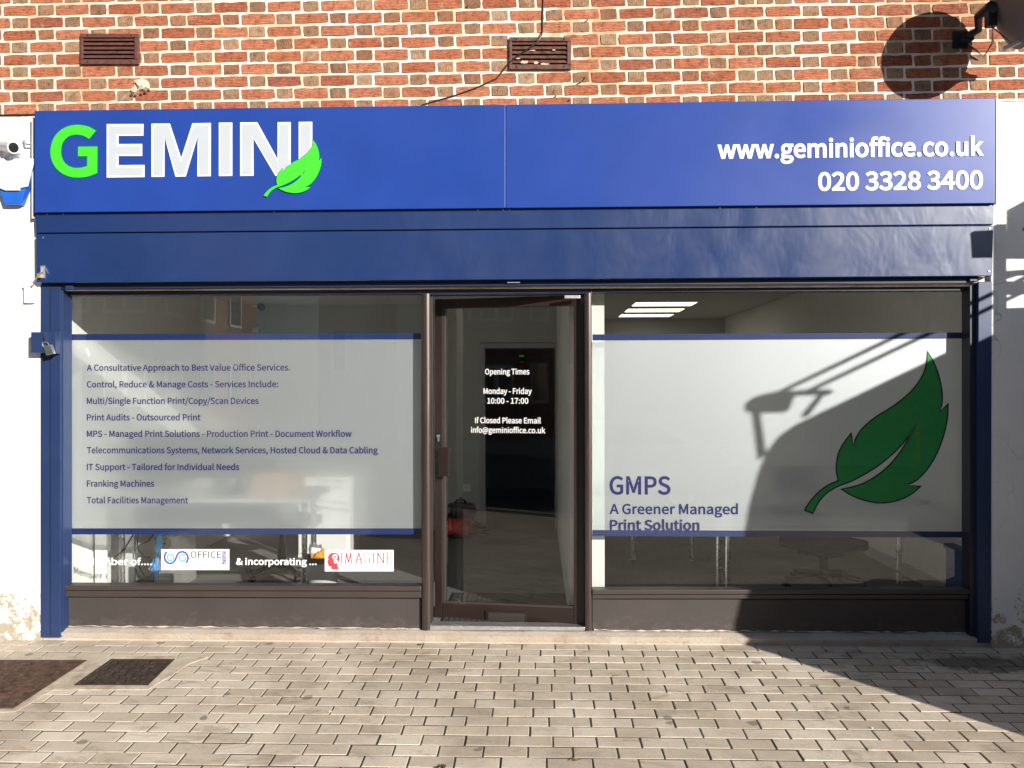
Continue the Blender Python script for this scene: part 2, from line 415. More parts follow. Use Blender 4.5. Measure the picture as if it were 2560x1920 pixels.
M['led_green'] = emit('green lamp', (0.05, 0.9, 0.25), 0.1)
M['led_red'] = emit('red lamp', (0.9, 0.05, 0.04), 0.08)
M['house_brick'] = simple('house brick', (0.27, 0.15, 0.095), 0.9, var=0.2, scale=6, bmp=0.2)
M['house_render'] = simple('cream house render', (0.72, 0.68, 0.60), 0.9, var=0.06, scale=1)
M['house_dark'] = simple('brown tiled gable', (0.12, 0.09, 0.075), 0.9, var=0.2, scale=5)
M['roof_tile'] = simple('roof tiles', (0.11, 0.07, 0.055), 0.85, var=0.3, scale=9)
M['van_paint'] = simple('dark blue van paint', (0.02, 0.03, 0.06), 0.25, var=0.02, coat=0.5)
M['tyre'] = simple('tyre rubber', (0.02, 0.02, 0.02), 0.9, var=0.2)
M['silver_car'] = simple('silver car paint', (0.42, 0.47, 0.55), 0.22, 0.5, var=0.03, coat=0.8)
M['red_plastic'] = simple('red lens', (0.4, 0.01, 0.01), 0.2, var=0.05)
M['moss'] = simple('moss', (0.07, 0.09, 0.02), 0.95, var=0.5, scale=60)
M['leaf_litter'] = simple('dry litter', (0.32, 0.20, 0.09), 0.8, var=0.5, scale=60)

# ------------------------------------------------------------------ mesh helpers
class MB:
    def __init__(s): s.v, s.f = [], []
    def add(s, vs, fs):
        o = len(s.v)
        s.v += [tuple(v) for v in vs]
        s.f += [tuple(i+o for i in f) for f in fs]
        return s
    def hexa(s, a, b):                                     # a: four front points, b: four matching back points
        return s.add(list(a)+list(b), [(0, 3, 2, 1), (4, 5, 6, 7), (0, 1, 5, 4), (1, 2, 6, 5), (2, 3, 7, 6), (3, 0, 4, 7)])
    def box(s, x0, x1, y0, y1, z0, z1):
        return s.hexa([(x0, y0, z1), (x1, y0, z1), (x1, y0, z0), (x0, y0, z0)], [(x0, y1, z1), (x1, y1, z1), (x1, y1, z0), (x0, y1, z0)])
    def slab(s, tl, tr, br, bl, y, th):                    # four photograph pixels on plane y, thickness th backwards
        f = [P(*q, y) for q in (tl, tr, br, bl)]
        return s.hexa(f, [v+Vector((0, th, 0)) for v in f])
    def rect(s, x0, y0, x1, y1, y, th): return s.slab((x0, y0), (x1, y0), (x1, y1), (x0, y1), y, th)
    def prism(s, poly, off):                               # poly: 3-D points, off: extrusion vector
        n = len(poly); off = Vector(off)
        return s.add([Vector(p) for p in poly]+[Vector(p)+off for p in poly],
                     [tuple(range(n)), tuple(range(2*n-1, n-1, -1))]+[(i, i+n, (i+1) % n+n, (i+1) % n) for i in range(n)])
    def tube(s, pts, r, n=8, cap=True):
        pts = [Vector(p) for p in pts]
        rs = r if isinstance(r, (list, tuple)) else [r]*len(pts)
        rings, up = [], None
        for i, p in enumerate(pts):
            t = (pts[min(i+1, len(pts)-1)]-pts[max(i-1, 0)]).normalized()
            if up is None: up = Vector((0, 0, 1)) if abs(t.z) < 0.9 else Vector((1, 0, 0))
            a = t.cross(up).normalized(); b = a.cross(t).normalized(); up = b
            rings.append([p+(a*math.cos(2*math.pi*k/n)+b*math.sin(2*math.pi*k/n))*rs[i] for k in range(n)])
        fs = [(i*n+k, i*n+(k+1) % n, (i+1)*n+(k+1) % n, (i+1)*n+k) for i in range(len(pts)-1) for k in range(n)]
        if cap: fs += [tuple(range(n-1, -1, -1)), tuple(range((len(pts)-1)*n, len(pts)*n))]
        return s.add([v for q in rings for v in q], fs)
    def lathe(s, prof, c, n=24, axis=None):                # prof: (radius, height) pairs round an axis from c
        ax = Vector(axis or (0, 0, 1)).normalized()
        a = ax.orthogonal().normalized(); b = ax.cross(a)
        c = Vector(c)
        vs = [c+ax*h+(a*math.cos(2*math.pi*k/n)+b*math.sin(2*math.pi*k/n))*r for r, h in prof for k in range(n)]
        fs = [(i*n+k, i*n+(k+1) % n, (i+1)*n+(k+1) % n, (i+1)*n+k) for i in range(len(prof)-1) for k in range(n)]
        fs += [tuple(range(n-1, -1, -1)), tuple(range((len(prof)-1)*n, len(prof)*n))]
        return s.add(vs, fs)
    def mesh(s, name, mat, bev=0.0, smooth=False, seg=2):
        me = bpy.data.meshes.new(name)
        me.from_pydata(s.v, [], s.f)
        bm = bmesh.new(); bm.from_mesh(me)
        bmesh.ops.recalc_face_normals(bm, faces=bm.faces)
        if bev > 0:
            es = [e for e in bm.edges if len(e.link_faces) == 2 and e.calc_face_angle(0) > 0.5]
            bmesh.ops.bevel(bm, geom=es, offset=bev, segments=seg, profile=0.6, affect='EDGES', clamp_overlap=True)
        for f in bm.faces: f.smooth = smooth
        if smooth:
            for e in bm.edges:
                if len(e.link_faces) == 2 and e.calc_face_angle(0) > 0.7: e.smooth = False
        bm.to_mesh(me); bm.free()
        if mat is not None: me.materials.append(M[mat] if isinstance(mat, str) else mat)
        return me
    def build(s, name, mat, parent=None, bev=0.0, smooth=False, seg=2):
        o = bpy.data.objects.new(name, s.mesh(name, mat, bev, smooth, seg))
        col.objects.link(o)
        put(o, parent)
        return o
def world_of(o):                                           # only translations and plain matrices are used: computed by hand
    m = o.matrix_basis.copy()
    while o.parent is not None:
        m = o.parent.matrix_basis @ m
        o = o.parent
    return m
def put(o, parent):                                        # parent without moving: the mesh was given in world coordinates
    if parent is not None:
        o.parent = parent
        o.matrix_basis = world_of(parent).inverted() @ o.matrix_basis
def thing(name, label, cat, loc, group=None, kind=None):
    o = bpy.data.objects.new(name, None)
    o.empty_display_size = 0.1
    o.location = loc
    col.objects.link(o)
    return tag(o, label, cat, group, kind)
def tag(o, label=None, cat=None, group=None, kind=None):
    if label: o['label'] = label
    if cat: o['category'] = cat
    if group: o['group'] = group
    if kind: o['kind'] = kind
    return o
def structure(o, label=None):
    o['kind'] = 'structure'
    if label: o['label'] = label
    return o

GLYPHS = {' ':[306,[]],
'&':[929,[[354,-18,464,-3,559,36,642,97,722,46,799,7,873,-18,905,86,847,107,784,139,718,182,774,263,821,350,861,442,893,539,777,539,750,456,718,380,680,309,636,244,566,307,499,375,436,449,382,526,465,588,537,655,588,732,608,822,584,925,517,994,411,1019,317,1001,245,951,198,876,182,784,190,709,212,630,247,549,172,493,109,428,66,352,49,259,71,148,134,60,230,3],[560,163,500,120,436,92,369,82,268,105,197,169,171,266,188,339,233,403,298,462,354,381,418,304,487,230],[336,608,310,669,294,729,288,785,303,859,346,912,412,931,485,897,507,819,483,739,421,671]]],
',':[380,[[102,-259,185,-211,248,-146,288,-67,302,26,289,104,253,155,197,172,131,149,102,85,130,20,194,-3,209,-1,192,-77,145,-140,72,-186]]],
'-':[474,[[63,335,412,335,412,430,63,430]]],
'.':[380,[[190,-18,253,8,280,76,253,146,190,172,126,146,100,76,126,8]]],
'/':[535,[[15,-244,107,-244,515,1084,425,1084]]],
'0':[758,[[380,-18,485,3,571,65,636,169,677,315,691,504,677,691,636,835,571,937,485,998,380,1019,274,998,187,937,123,835,82,691,68,504,82,315,123,169,187,65,274,3],[380,83,302,108,242,183,202,314,188,504,202,692,242,822,302,896,380,920,457,896,518,822,557,692,571,504,557,314,518,183,457,108]]],
'1':[758,[[120,0,669,0,669,104,468,104,468,1001,373,1001,314,972,246,949,165,930,165,851,344,851,344,104,120,104]]],
'2':[758,[[60,0,690,0,690,108,412,108,359,106,303,103,249,98,380,230,488,357,571,482,623,604,642,725,621,846,563,938,471,998,350,1019,261,1008,185,979,117,933,55,873,127,802,187,861,257,902,335,918,438,892,499,822,519,720,501,613,448,497,357,370,228,230,60,74]]],
'3':[758,[[359,-18,485,2,587,58,656,148,681,268,665,361,620,436,552,489,470,522,470,528,563,580,625,661,647,769,625,875,565,953,472,1002,355,1019,249,1003,157,961,76,900,143,821,205,871,274,905,351,918,442,898,500,843,520,759,506,684,460,623,374,583,243,568,243,472,390,458,486,418,538,354,554,272,528,173,457,109,351,86,250,102,169,144,104,201,40,120,95,68,166,24,253,-6]]],
'4':[758,[[464,0,582,0,582,276,716,276,716,376,582,376,582,1001,444,1001,27,358,27,276,464,276],[464,376,157,376,385,717,413,766,440,816,466,864,471,864,468,806,465,740,464,683]]],
'7':[758,[[270,0,400,0,414,218,443,409,494,583,575,752,694,926,694,1001,67,1001,67,894,553,894,450,733,374,571,321,400,288,213]]],
'8':[758,[[382,-18,510,2,609,57,673,139,695,240,671,359,609,444,527,504,527,511,588,571,638,653,660,752,641,859,586,942,500,996,385,1016,277,998,189,946,132,866,111,762,130,667,179,590,246,531,246,526,179,481,120,419,79,341,63,249,87,142,153,58,254,2],[451,543,339,594,256,663,224,762,245,847,301,903,384,923,475,899,533,836,553,746,541,674,507,606],[384,75,276,99,201,164,173,259,191,349,240,426,311,486,413,443,497,394,555,331,576,244,552,156,485,97]]],
':':[380,[[190,533,253,559,280,628,253,697,190,724,126,697,100,628,126,559],[190,-18,253,8,280,76,253,146,190,172,126,146,100,76,126,8]]],
'@':[1292,[[613,-236,716,-228,813,-202,904,-158,870,-85,797,-120,714,-144,623,-153,476,-133,351,-74,253,21,190,151,168,314,198,512,278,675,397,798,543,876,703,903,854,882,972,823,1057,732,1109,615,1127,475,1108,343,1060,244,993,181,920,160,855,179,827,239,837,340,897,645,815,645,797,582,795,582,743,638,673,657,552,624,459,540,399,426,378,303,403,185,469,111,563,86,630,100,693,138,748,191,752,191,779,126,834,88,909,75,994,92,1076,141,1147,223,1196,336,1214,481,1191,649,1126,788,1022,895,884,962,714,986,517,955,342,866,203,724,110,537,76,310,104,116,180,-36,296,-147,443,-214],[587,172,532,186,494,231,479,310,493,399,532,483,593,545,673,569,727,555,772,505,729,264,678,211,631,182]]],
'A':[830,[[5,0,132,0,229,306,595,306,691,0,825,0,485,1001,344,1001],[261,406,310,560,336,644,361,728,386,812,410,899,415,899,440,813,464,728,489,644,516,560,564,406]]],
'B':[897,[[138,0,456,0,610,18,730,73,808,165,836,294,809,411,738,491,632,533,632,539,712,587,761,663,778,757,753,869,682,945,573,988,434,1001,138,1001],[264,576,264,901,418,901,549,886,628,834,654,740,630,652,552,596,412,576],[264,101,264,478,438,478,555,467,641,434,694,378,711,298,693,210,639,149,554,113,438,101]]],
'C':[871,[[515,-18,606,-8,687,20,759,65,822,126,752,206,685,145,609,106,520,93,414,111,328,165,263,250,223,364,209,504,224,642,266,754,332,838,419,890,524,908,604,896,672,863,729,814,797,896,728,956,635,1001,523,1019,379,996,257,929,162,822,101,678,79,500,101,321,161,177,254,71,374,5]]],
'D':[939,[[138,0,393,0,558,22,688,86,782,190,839,330,859,504,839,678,782,817,686,918,555,980,388,1001,138,1001],[264,104,264,899,377,899,504,882,603,833,673,753,715,642,729,504,715,365,673,254,603,172,504,121,377,104]]],
'E':[804,[[138,0,729,0,729,108,264,108,264,472,643,472,643,580,264,580,264,894,714,894,714,1001,138,1001]]],
'F':[754,[[138,0,264,0,264,449,646,449,646,556,264,556,264,894,714,894,714,1001,138,1001]]],
'G':[941,[[531,-18,627,-9,712,15,783,52,840,98,840,519,511,519,511,414,724,414,724,152,675,120,613,100,543,93,426,111,333,165,265,250,223,364,209,504,224,642,268,754,338,838,430,890,542,908,631,895,702,861,758,814,826,896,757,954,662,1000,538,1019,389,996,262,929,164,822,101,678,79,500,101,321,162,177,258,71,383,5]]],
'H':[994,[[138,0,264,0,264,472,731,472,731,0,858,0,858,1001,731,1001,731,582,264,582,264,1001,138,1001]]],
'I':[400,[[138,0,264,0,264,1001,138,1001]]],
'M':[1109,[[138,0,251,0,251,554,249,650,243,753,235,849,240,849,321,621,511,101,595,101,784,621,864,849,870,849,863,753,856,650,853,554,853,0,971,0,971,1001,819,1001,628,466,606,397,583,327,559,257,553,257,529,327,506,397,481,466,289,1001,138,1001]]],
'N':[987,[[138,0,257,0,257,526,254,631,248,736,242,838,247,838,355,632,720,0,849,0,849,1001,729,1001,729,481,732,375,739,267,747,164,740,164,632,370,266,1001,138,1001]]],
'O':[1013,[[507,-18,648,6,766,73,856,182,914,326,934,504,914,681,856,824,766,930,648,996,507,1019,366,996,248,930,157,824,100,681,79,504,100,326,157,182,248,73,366,6],[507,93,406,112,324,166,262,251,223,365,209,504,223,642,262,754,324,838,406,890,507,908,607,890,689,838,751,754,791,642,804,504,791,365,751,251,689,166,607,112]]],
'P':[864,[[138,0,264,0,264,399,429,399,552,411,654,446,731,507,780,594,797,707,771,845,694,936,576,986,423,1001,138,1001],[264,501,264,899,407,899,523,889,605,858,655,799,672,707,656,615,608,550,527,513,412,501]]],
'R':[867,[[264,526,264,899,432,899,564,882,646,825,675,721,646,612,564,547,432,526],[687,0,829,0,575,438,667,474,738,533,784,615,800,721,774,852,702,939,591,986,451,1001,138,1001,138,0,264,0,264,425,444,425]]],
'S':[814,[[415,-18,556,4,663,65,731,155,755,266,739,364,696,437,630,492,549,534,407,595,329,632,266,683,240,763,264,840,329,890,427,908,514,897,590,865,655,815,721,896,640,960,541,1003,427,1019,302,999,202,944,136,860,112,754,131,658,179,585,244,533,315,497,459,434,545,392,604,338,627,255,602,170,530,113,416,93,315,108,221,152,141,217,66,130,136,69,219,22,313,-7]]],
'T':[818,[[345,0,472,0,472,894,776,894,776,1001,42,1001,42,894,345,894]]],
'U':[985,[[493,-18,608,-4,707,41,784,122,834,244,852,412,852,1001,731,1001,731,410,712,259,661,161,586,109,493,93,401,109,327,161,278,259,259,410,259,1001,134,1001,134,412,152,244,201,122,278,41,377,-4]]],
'V':[785,[[321,0,467,0,785,1001,657,1001,496,459,472,374,449,294,425,213,399,128,393,128,367,213,344,294,321,374,296,459,134,1001,1,1001]]],
'W':[1199,[[247,0,397,0,546,604,563,681,581,756,597,832,602,832,618,756,634,681,651,604,803,0,956,0,1162,1001,1042,1001,934,456,921,375,907,294,893,213,879,131,871,131,853,213,836,295,818,376,800,456,661,1001,545,1001,407,456,389,375,370,294,353,213,336,131,330,131,315,213,300,294,286,375,270,456,165,1001,36,1001]]],
'a':[769,[[296,-18,385,-3,467,35,542,89,546,89,557,0,660,0,660,456,645,581,599,677,520,739,403,761,289,745,190,708,112,664,160,578,224,616,299,645,382,657,476,630,523,561,535,470,367,443,239,403,150,350,98,280,81,193,109,79,185,7],[332,83,265,95,218,133,201,201,218,266,274,319,378,359,535,386,535,180,466,127,400,94]]],
'b':[844,[[452,-18,551,-1,639,50,710,132,757,243,774,382,755,538,698,658,606,734,479,761,397,746,318,709,246,657,251,789,251,1087,126,1087,126,0,225,0,236,76,242,76,310,26,381,-6],[432,87,377,94,316,119,251,164,251,554,320,610,385,644,448,655,539,636,599,580,634,494,645,381,629,258,584,166,517,108]]],
'c':[696,[[418,-18,505,-6,586,26,658,75,604,160,553,122,494,96,429,86,335,106,263,164,216,254,199,370,217,487,265,577,339,635,433,655,487,647,536,625,580,591,643,673,586,717,515,748,427,761,317,744,219,694,141,614,90,506,71,370,88,235,136,127,211,48,306,-1]]],
'd':[847,[[378,-18,463,-3,539,35,604,87,608,87,619,0,721,0,721,1087,595,1087,595,802,602,675,538,721,472,750,393,761,295,743,207,692,137,611,89,503,72,370,86,235,127,127,190,48,275,-1],[406,87,319,107,255,162,214,252,201,371,218,487,263,577,332,635,415,655,476,648,535,623,595,578,595,188,534,132,471,98]]],
'e':[757,[[426,-18,519,-8,600,19,669,57,625,141,568,109,508,89,440,82,343,100,267,152,216,234,194,341,694,341,697,374,699,412,680,556,622,666,529,736,403,761,303,743,213,693,139,612,89,503,71,370,89,236,139,128,216,48,313,-1],[193,430,231,556,307,634,406,661,505,634,568,557,590,430]]],
'f':[444,[[45,640,146,640,146,0,270,0,270,640,427,640,427,741,270,741,270,859,282,939,317,988,376,1005,417,1000,459,985,486,1082,429,1098,362,1105,266,1088,199,1039,159,962,146,860,146,741,45,735]]],
'g':[770,[[376,-341,531,-321,649,-265,725,-183,751,-85,722,16,636,73,493,91,347,91,245,114,217,172,231,223,265,261,319,242,374,235,481,253,567,305,625,386,646,493,638,554,617,605,586,646,737,646,737,741,479,741,433,755,374,761,268,742,180,689,119,606,97,496,111,413,147,345,194,296,194,291,155,257,124,210,112,153,131,79,179,31,179,25,120,-24,82,-81,70,-143,92,-228,155,-290,252,-328],[374,320,296,341,239,402,217,496,239,589,295,648,374,669,455,648,511,589,533,496,511,402,453,341],[393,-255,278,-239,204,-194,179,-126,196,-61,254,0,304,-9,350,-11,478,-11,561,-20,611,-50,628,-105,599,-178,518,-233]]],
'h':[829,[[126,0,251,0,251,538,319,601,383,639,453,651,534,631,579,567,594,453,594,0,718,0,718,470,705,595,663,686,593,742,492,761,398,744,317,699,246,636,251,789,251,1087,126,1087]]],
'i':[376,[[126,0,251,0,251,741,126,741],[188,894,249,917,272,978,249,1036,188,1058,129,1036,107,978,129,917]]],
'k':[754,[[126,0,249,0,249,195,388,358,605,0,740,0,460,442,707,741,568,741,254,351,249,351,249,1087,126,1087]]],
'l':[388,[[257,-18,299,-14,329,-7,311,89,296,86,285,86,261,98,251,139,251,1087,126,1087,126,147,139,58,181,2]]],
'm':[1264,[[126,0,251,0,251,538,317,601,379,639,437,651,515,631,560,567,575,453,575,0,699,0,699,538,766,601,828,639,886,651,964,631,1009,567,1024,453,1024,0,1148,0,1148,470,1135,595,1093,686,1023,742,924,761,837,742,757,692,679,619,638,694,571,743,474,761,389,743,312,698,243,634,240,634,228,741,126,741]]],
'n':[833,[[126,0,251,0,251,538,319,601,383,639,453,651,534,631,579,567,594,453,594,0,718,0,718,470,705,595,663,686,593,742,492,761,398,743,316,698,243,634,240,634,228,741,126,741]]],
'o':[828,[[414,-18,519,-1,613,48,688,127,738,235,757,370,738,506,688,614,613,694,519,744,414,761,308,744,215,694,139,614,89,506,71,370,89,235,139,127,215,48,308,-1],[414,86,326,106,258,164,215,254,199,370,215,487,258,577,326,635,414,655,502,635,570,577,614,487,630,370,614,254,570,164,502,106]]],
'p':[847,[[126,-313,251,-313,251,-61,247,68,315,21,384,-8,452,-18,551,-1,639,50,710,132,757,243,774,382,755,538,698,658,606,734,479,761,395,746,315,708,243,655,240,655,228,741,126,741],[432,87,377,94,316,119,251,164,251,554,320,610,385,644,448,655,539,636,599,580,634,494,645,381,629,258,584,166,517,108]]],
'r':[530,[[126,0,251,0,251,477,308,577,372,632,437,649,476,646,509,636,533,744,497,757,453,761,374,742,302,688,243,606,240,606,228,741,126,741]]],
's':[639,[[320,-18,435,0,520,47,571,117,589,202,554,314,470,382,363,427,285,459,226,499,203,556,218,610,264,649,341,664,403,655,458,631,509,598,569,676,505,719,428,749,340,761,232,744,151,700,102,633,85,550,118,447,198,380,300,336,381,303,444,258,470,195,454,137,405,95,324,79,242,90,170,121,104,168,44,85,123,32,217,-4]]],
't':[515,[[358,-18,428,-9,496,10,471,104,430,89,386,83,318,100,282,148,272,225,272,640,474,640,474,741,272,741,272,950,168,950,154,741,37,735,37,640,147,640,147,229,158,128,194,50,259,0]]],
'u':[829,[[343,-18,436,-1,515,46,587,116,591,116,601,0,705,0,705,741,580,741,580,216,514,144,450,103,380,90,300,110,255,174,240,287,240,741,115,741,115,272,128,146,170,56,241,1]]],
'v':[711,[[285,0,432,0,694,741,571,741,430,320,408,247,384,173,362,101,355,101,333,173,310,247,287,320,147,741,18,741]]],
'w':[1095,[[243,0,388,0,493,397,511,468,527,540,543,613,550,613,567,540,583,470,601,400,707,0,859,0,1060,741,939,741,832,313,816,243,801,175,787,107,780,107,762,175,745,243,728,313,612,741,490,741,374,313,357,243,340,175,325,107,318,107,304,175,289,243,274,313,164,741,37,741]]],
'y':[711,[[138,-320,236,-300,312,-245,371,-164,415,-63,694,741,572,741,438,330,419,261,398,190,378,120,371,120,346,191,321,262,298,330,147,741,18,741,315,-1,299,-57,260,-139,206,-196,132,-217,102,-213,75,-205,51,-305,90,-316]]]}

def in2d(p, poly):
    r = False
    for i in range(len(poly)):
        a, b = poly[i], poly[i-1]
        if (a[1] > p[1]) != (b[1] > p[1]) and p[0] < (b[0]-a[0])*(p[1]-a[1])/(b[1]-a[1])+a[0]: r = not r
    return r
def inset(pts, d):                                          # mitred inward offset of a counter-clockwise outline
    n = len(pts)
    out = []
    for i in range(n):
        a, p, q = Vector(pts[i-1]), Vector(pts[i]), Vector(pts[(i+1) % n])
        u, v = (p-a).normalized(), (q-p).normalized()
        n1, n2 = Vector((-u.y, u.x)), Vector((-v.y, v.x))
        k = n1+n2
        m = k/max(k.dot(n1), 0.35)
        out.append((p.x+m.x*d, p.y+m.y*d))
    return out
def outline_mesh(name, loops, mat, off=0.0, th=0.002):     # filled 2-D outline (with holes) as a thin solid, x/y plane
    lps = []
    for k, lp in enumerate(loops):                          # outer outlines run one way, holes the other, so that the offset thickens both
        lp = [p for i, p in enumerate(lp) if abs(p[0]-lp[i-1][0])+abs(p[1]-lp[i-1][1]) > 1e-7]
        depth = sum(in2d(lp[0], q) for j, q in enumerate(loops) if j != k)
        area = sum(lp[i-1][0]*lp[i][1]-lp[i][0]*lp[i-1][1] for i in range(len(lp)))
        if (area > 0) != (depth % 2 == 0): lp = lp[::-1]
        lps.append(inset(lp, -off) if off else lp)
    flatv = [p for lp in lps for p in lp]
    es, k0 = [], 0
    for lp in lps:
        es += [(k0+i, k0+(i+1) % len(lp)) for i in range(len(lp))]
        k0 += len(lp)
    cv, ce, cf, _, _, _ = delaunay_2d_cdt([Vector((p[0]*1e3, p[1]*1e3)) for p in flatv], es, [], 0, 1e-6, True)
    cv = [(v.x/1e3, v.y/1e3) for v in cv]
    tris = []
    for t in cf:
        c = (sum(cv[i][0] for i in t)/3, sum(cv[i][1] for i in t)/3)
        if sum(in2d(c, lp) for lp in lps) % 2: tris.append(tuple(t))
    side = flatv
    flatv = cv
    n = len(flatv)
    mb = MB()
    fs = [tuple(t) for t in tris]+[tuple(i+n for i in t[::-1]) for t in tris]
    mb.add([(x, y, th/2) for x, y in flatv]+[(x, y, -th/2) for x, y in flatv], fs)
    for lp in lps:
        k = len(lp)
        mb.add([(x, y, th/2) for x, y in lp]+[(x, y, -th/2) for x, y in lp], [(i, (i+1) % k, (i+1) % k+k, i+k) for i in range(k)])
    return mb.mesh(name, mat)
def frame(o, e, up):                                       # matrix taking (x, y, z) to o + e x + up y + n z
    e, up = Vector(e).normalized(), Vector(up).normalized()
    n = e.cross(up)
    return Matrix(((e.x, up.x, n.x, o.x), (e.y, up.y, n.y, o.y), (e.z, up.z, n.z, o.z), (0, 0, 0, 1)))
def flat(name, loops, mat, mw, parent, off=0.0, th=0.002):
    o = bpy.data.objects.new(name, outline_mesh(name, loops, mat, off, th))
    o.matrix_basis = mw
    col.objects.link(o)
    put(o, parent)
    return o
def lettering(s, p0, p1, cap_px, mat, parent, y=None, plane=None, bold=0.0, th=0.002, name='lettering', up=(0, 0, 1), cap=None):
    f = (lambda q: P(*q, y)) if plane is None else (lambda q: PP(*q, *plane))
    a, b = f(p0), f(p1)
    x, gl = 0.0, []
    for ch in s:
        adv, ls = GLYPHS[ch]
        if ls: gl.append([[(l[i]+x, l[i+1]) for i in range(0, len(l), 2)] for l in ls])
        x += adv
    xs = [q[0] for g in gl for l in g for q in l]
    x0, x1 = min(xs), max(xs)
    sx = (b-a).length/(x1-x0)
    sz = (cap if cap else cap_px*(a-CAM).dot(FWD)/F)/1001.0
    mb = MB()
    for i, g in enumerate(gl):                              # every letter on its own, neighbours a hair apart in depth
        me = outline_mesh(name, [[((q[0]-x0)*sx, q[1]*sz) for q in l] for l in g], mat, bold, th)
        dz = 0.0002*(i % 2)
        mb.add([(v.co.x, v.co.y, v.co.z+dz) for v in me.vertices], [tuple(p.vertices) for p in me.polygons])
        bpy.data.meshes.remove(me)
    o = bpy.data.objects.new(name, mb.mesh(name, mat))
    o.matrix_basis = frame(a, b-a, up)
    col.objects.link(o)
    put(o, parent)
    return o

# ------------------------------------------------------------------ layers in depth (metres behind the brick face)
Y_FASCIA, Y_BOX, Y_POST, Y_PIER = -0.115, -0.085, -0.035, -0.03
Y_RAIL, Y_GLASS, Y_FILM, Y_STALL, Y_MULL = 0.02, 0.09, 0.104, 0.05, 0.015
FLOOR = 0.065

# ------------------------------------------------------------------ brick wall
wall = thing('brick_wall', 'red and brown brick upper wall with thick cream pointing above the blue sign', 'wall', (0, 0, 2.6))
MB().box(-7, 7, 0.0005, 0.30, 2.22, 6.5).build('mortar', 'mortar', wall)
zc = P(1280, 243, 0).z
PITCH = 0.0786
BH, SL, HL, JT = 0.0662, 0.2130, 0.1020, 0.0125
def xpx(px): return P(px, 120, 0).x
vents_px = [(200, 83.5, 345.7, 160), (1273, 92.5, 1428, 172.7)]
vents_w = [(P(a, b, 0).x, P(a, d, 0).z, P(c, b, 0).x, P(a, b, 0).z) for a, b, c, d in vents_px]
bricks = []
for k in range(-2, 14):
    z0 = zc + k*PITCH + JT/2
    a_row = (k % 2 == 0)
    seq = []
    if a_row:
        x = xpx(1915); s = True
        while x < 4.3: w = SL if s else HL; seq.append((x, w, s)); x += w+JT; s = not s
        x = xpx(1822.5)+SL; s = True
    else:
        x = xpx(1845.6)
        for _ in range(3): seq.append((x, HL, False)); x += HL+JT
        s = True
        while x < 4.3: w = SL if s else HL; seq.append((x, w, s)); x += w+JT; s = not s
        x = xpx(1752.8)+SL; s = True
    while x > -4.3: w = SL if s else HL; seq.append((x-w, w, s)); x -= w+JT; s = not s
    for x, w, s in seq:
        if any(x > v[0]-0.004 and x+w < v[2]+0.004 and z0 > v[1]-0.01 and z0+BH < v[3]+0.01 for v in vents_w): continue
        c = (x+w/2, z0+BH/2)
        q0 = proj((x, 0, z0)); q1 = proj((x+w, 0, z0+BH))
        ix = max(0, min(2560, q1[0])-max(0, q0[0])); iy = max(0, min(q0[1], 262 - 14*(q0[0]-1280)/1280)-max(0, q1[1]))
        bricks.append((ix*iy, x, z0, w, s))
bricks.sort(key=lambda b: -b[0])
def brick_variant(w, rnd):
    h = BH
    pts = []
    nx = 4 if w > 0.15 else 3
    for i in range(nx): pts.append((-w/2+w*i/nx+(0.004 if i == 0 else 0), -h/2))
    pts.append((w/2, -h/2+0.004)); pts.append((w/2, 0))
    for i in range(nx): pts.append((w/2-w*i/nx-(0.004 if i == 0 else 0), h/2))
    pts.append((-w/2, h/2-0.004)); pts.append((-w/2, 0))
    j = lambda: rnd.uniform(-0.0024, 0.0024)
    pts = [(a+j(), b+j()) for a, b in pts]
    n = len(pts)
    f = [(a*0.985, -0.0035+rnd.uniform(-0.0015, 0.001), b*0.955) for a, b in pts]
    m = [(a, 0.0015, b) for a, b in pts]
    k = [(a, 0.03, b) for a, b in pts]
    mb = MB()
    mb.add(f+m+k, [tuple(range(n))]+[(i, (i+1) % n, (i+1) % n+n, i+n) for i in range(n)]+[(i+n, (i+1) % n+n, (i+1) % n+2*n, i+2*n) for i in range(n)])
    return mb
rnd = random.Random(3)
SV = [brick_variant(SL, rnd).mesh('brick', 'stretcher') for _ in range(9)]
HV = [brick_variant(HL, rnd).mesh('brick', 'header') for _ in range(9)]
rest_s, rest_h = MB(), MB()
for i, (area, x, z0, w, s) in enumerate(bricks):
    cx, cz = x+w/2+rnd.uniform(-0.0015, 0.0015), z0+BH/2+rnd.uniform(-0.0015, 0.0015)
    if i < 300:
        o = bpy.data.objects.new('brick', rnd.choice(SV if s else HV))
        o.location = (cx, 0.001+rnd.uniform(-0.002, 0.0015), cz)
        o.rotation_euler = (0, rnd.uniform(-0.006, 0.006), 0)
        col.objects.link(o); put(o, wall)
    else:
        v = rnd.choice(SV if s else HV)
        (rest_s if s else rest_h).add([(p.co.x+cx, p.co.y+0.001, p.co.z+cz) for p in v.vertices], [tuple(p.vertices) for p in v.polygons])
tag(rest_s.build('stretcher_bricks', 'stretcher', wall), kind='stuff')
tag(rest_h.build('header_bricks', 'header', wall), kind='stuff')
MB().box(-7, 7, -0.004, -0.0005, zc+14*PITCH+0.01, 6.5).build('upper_brickwork', 'house_brick', wall)

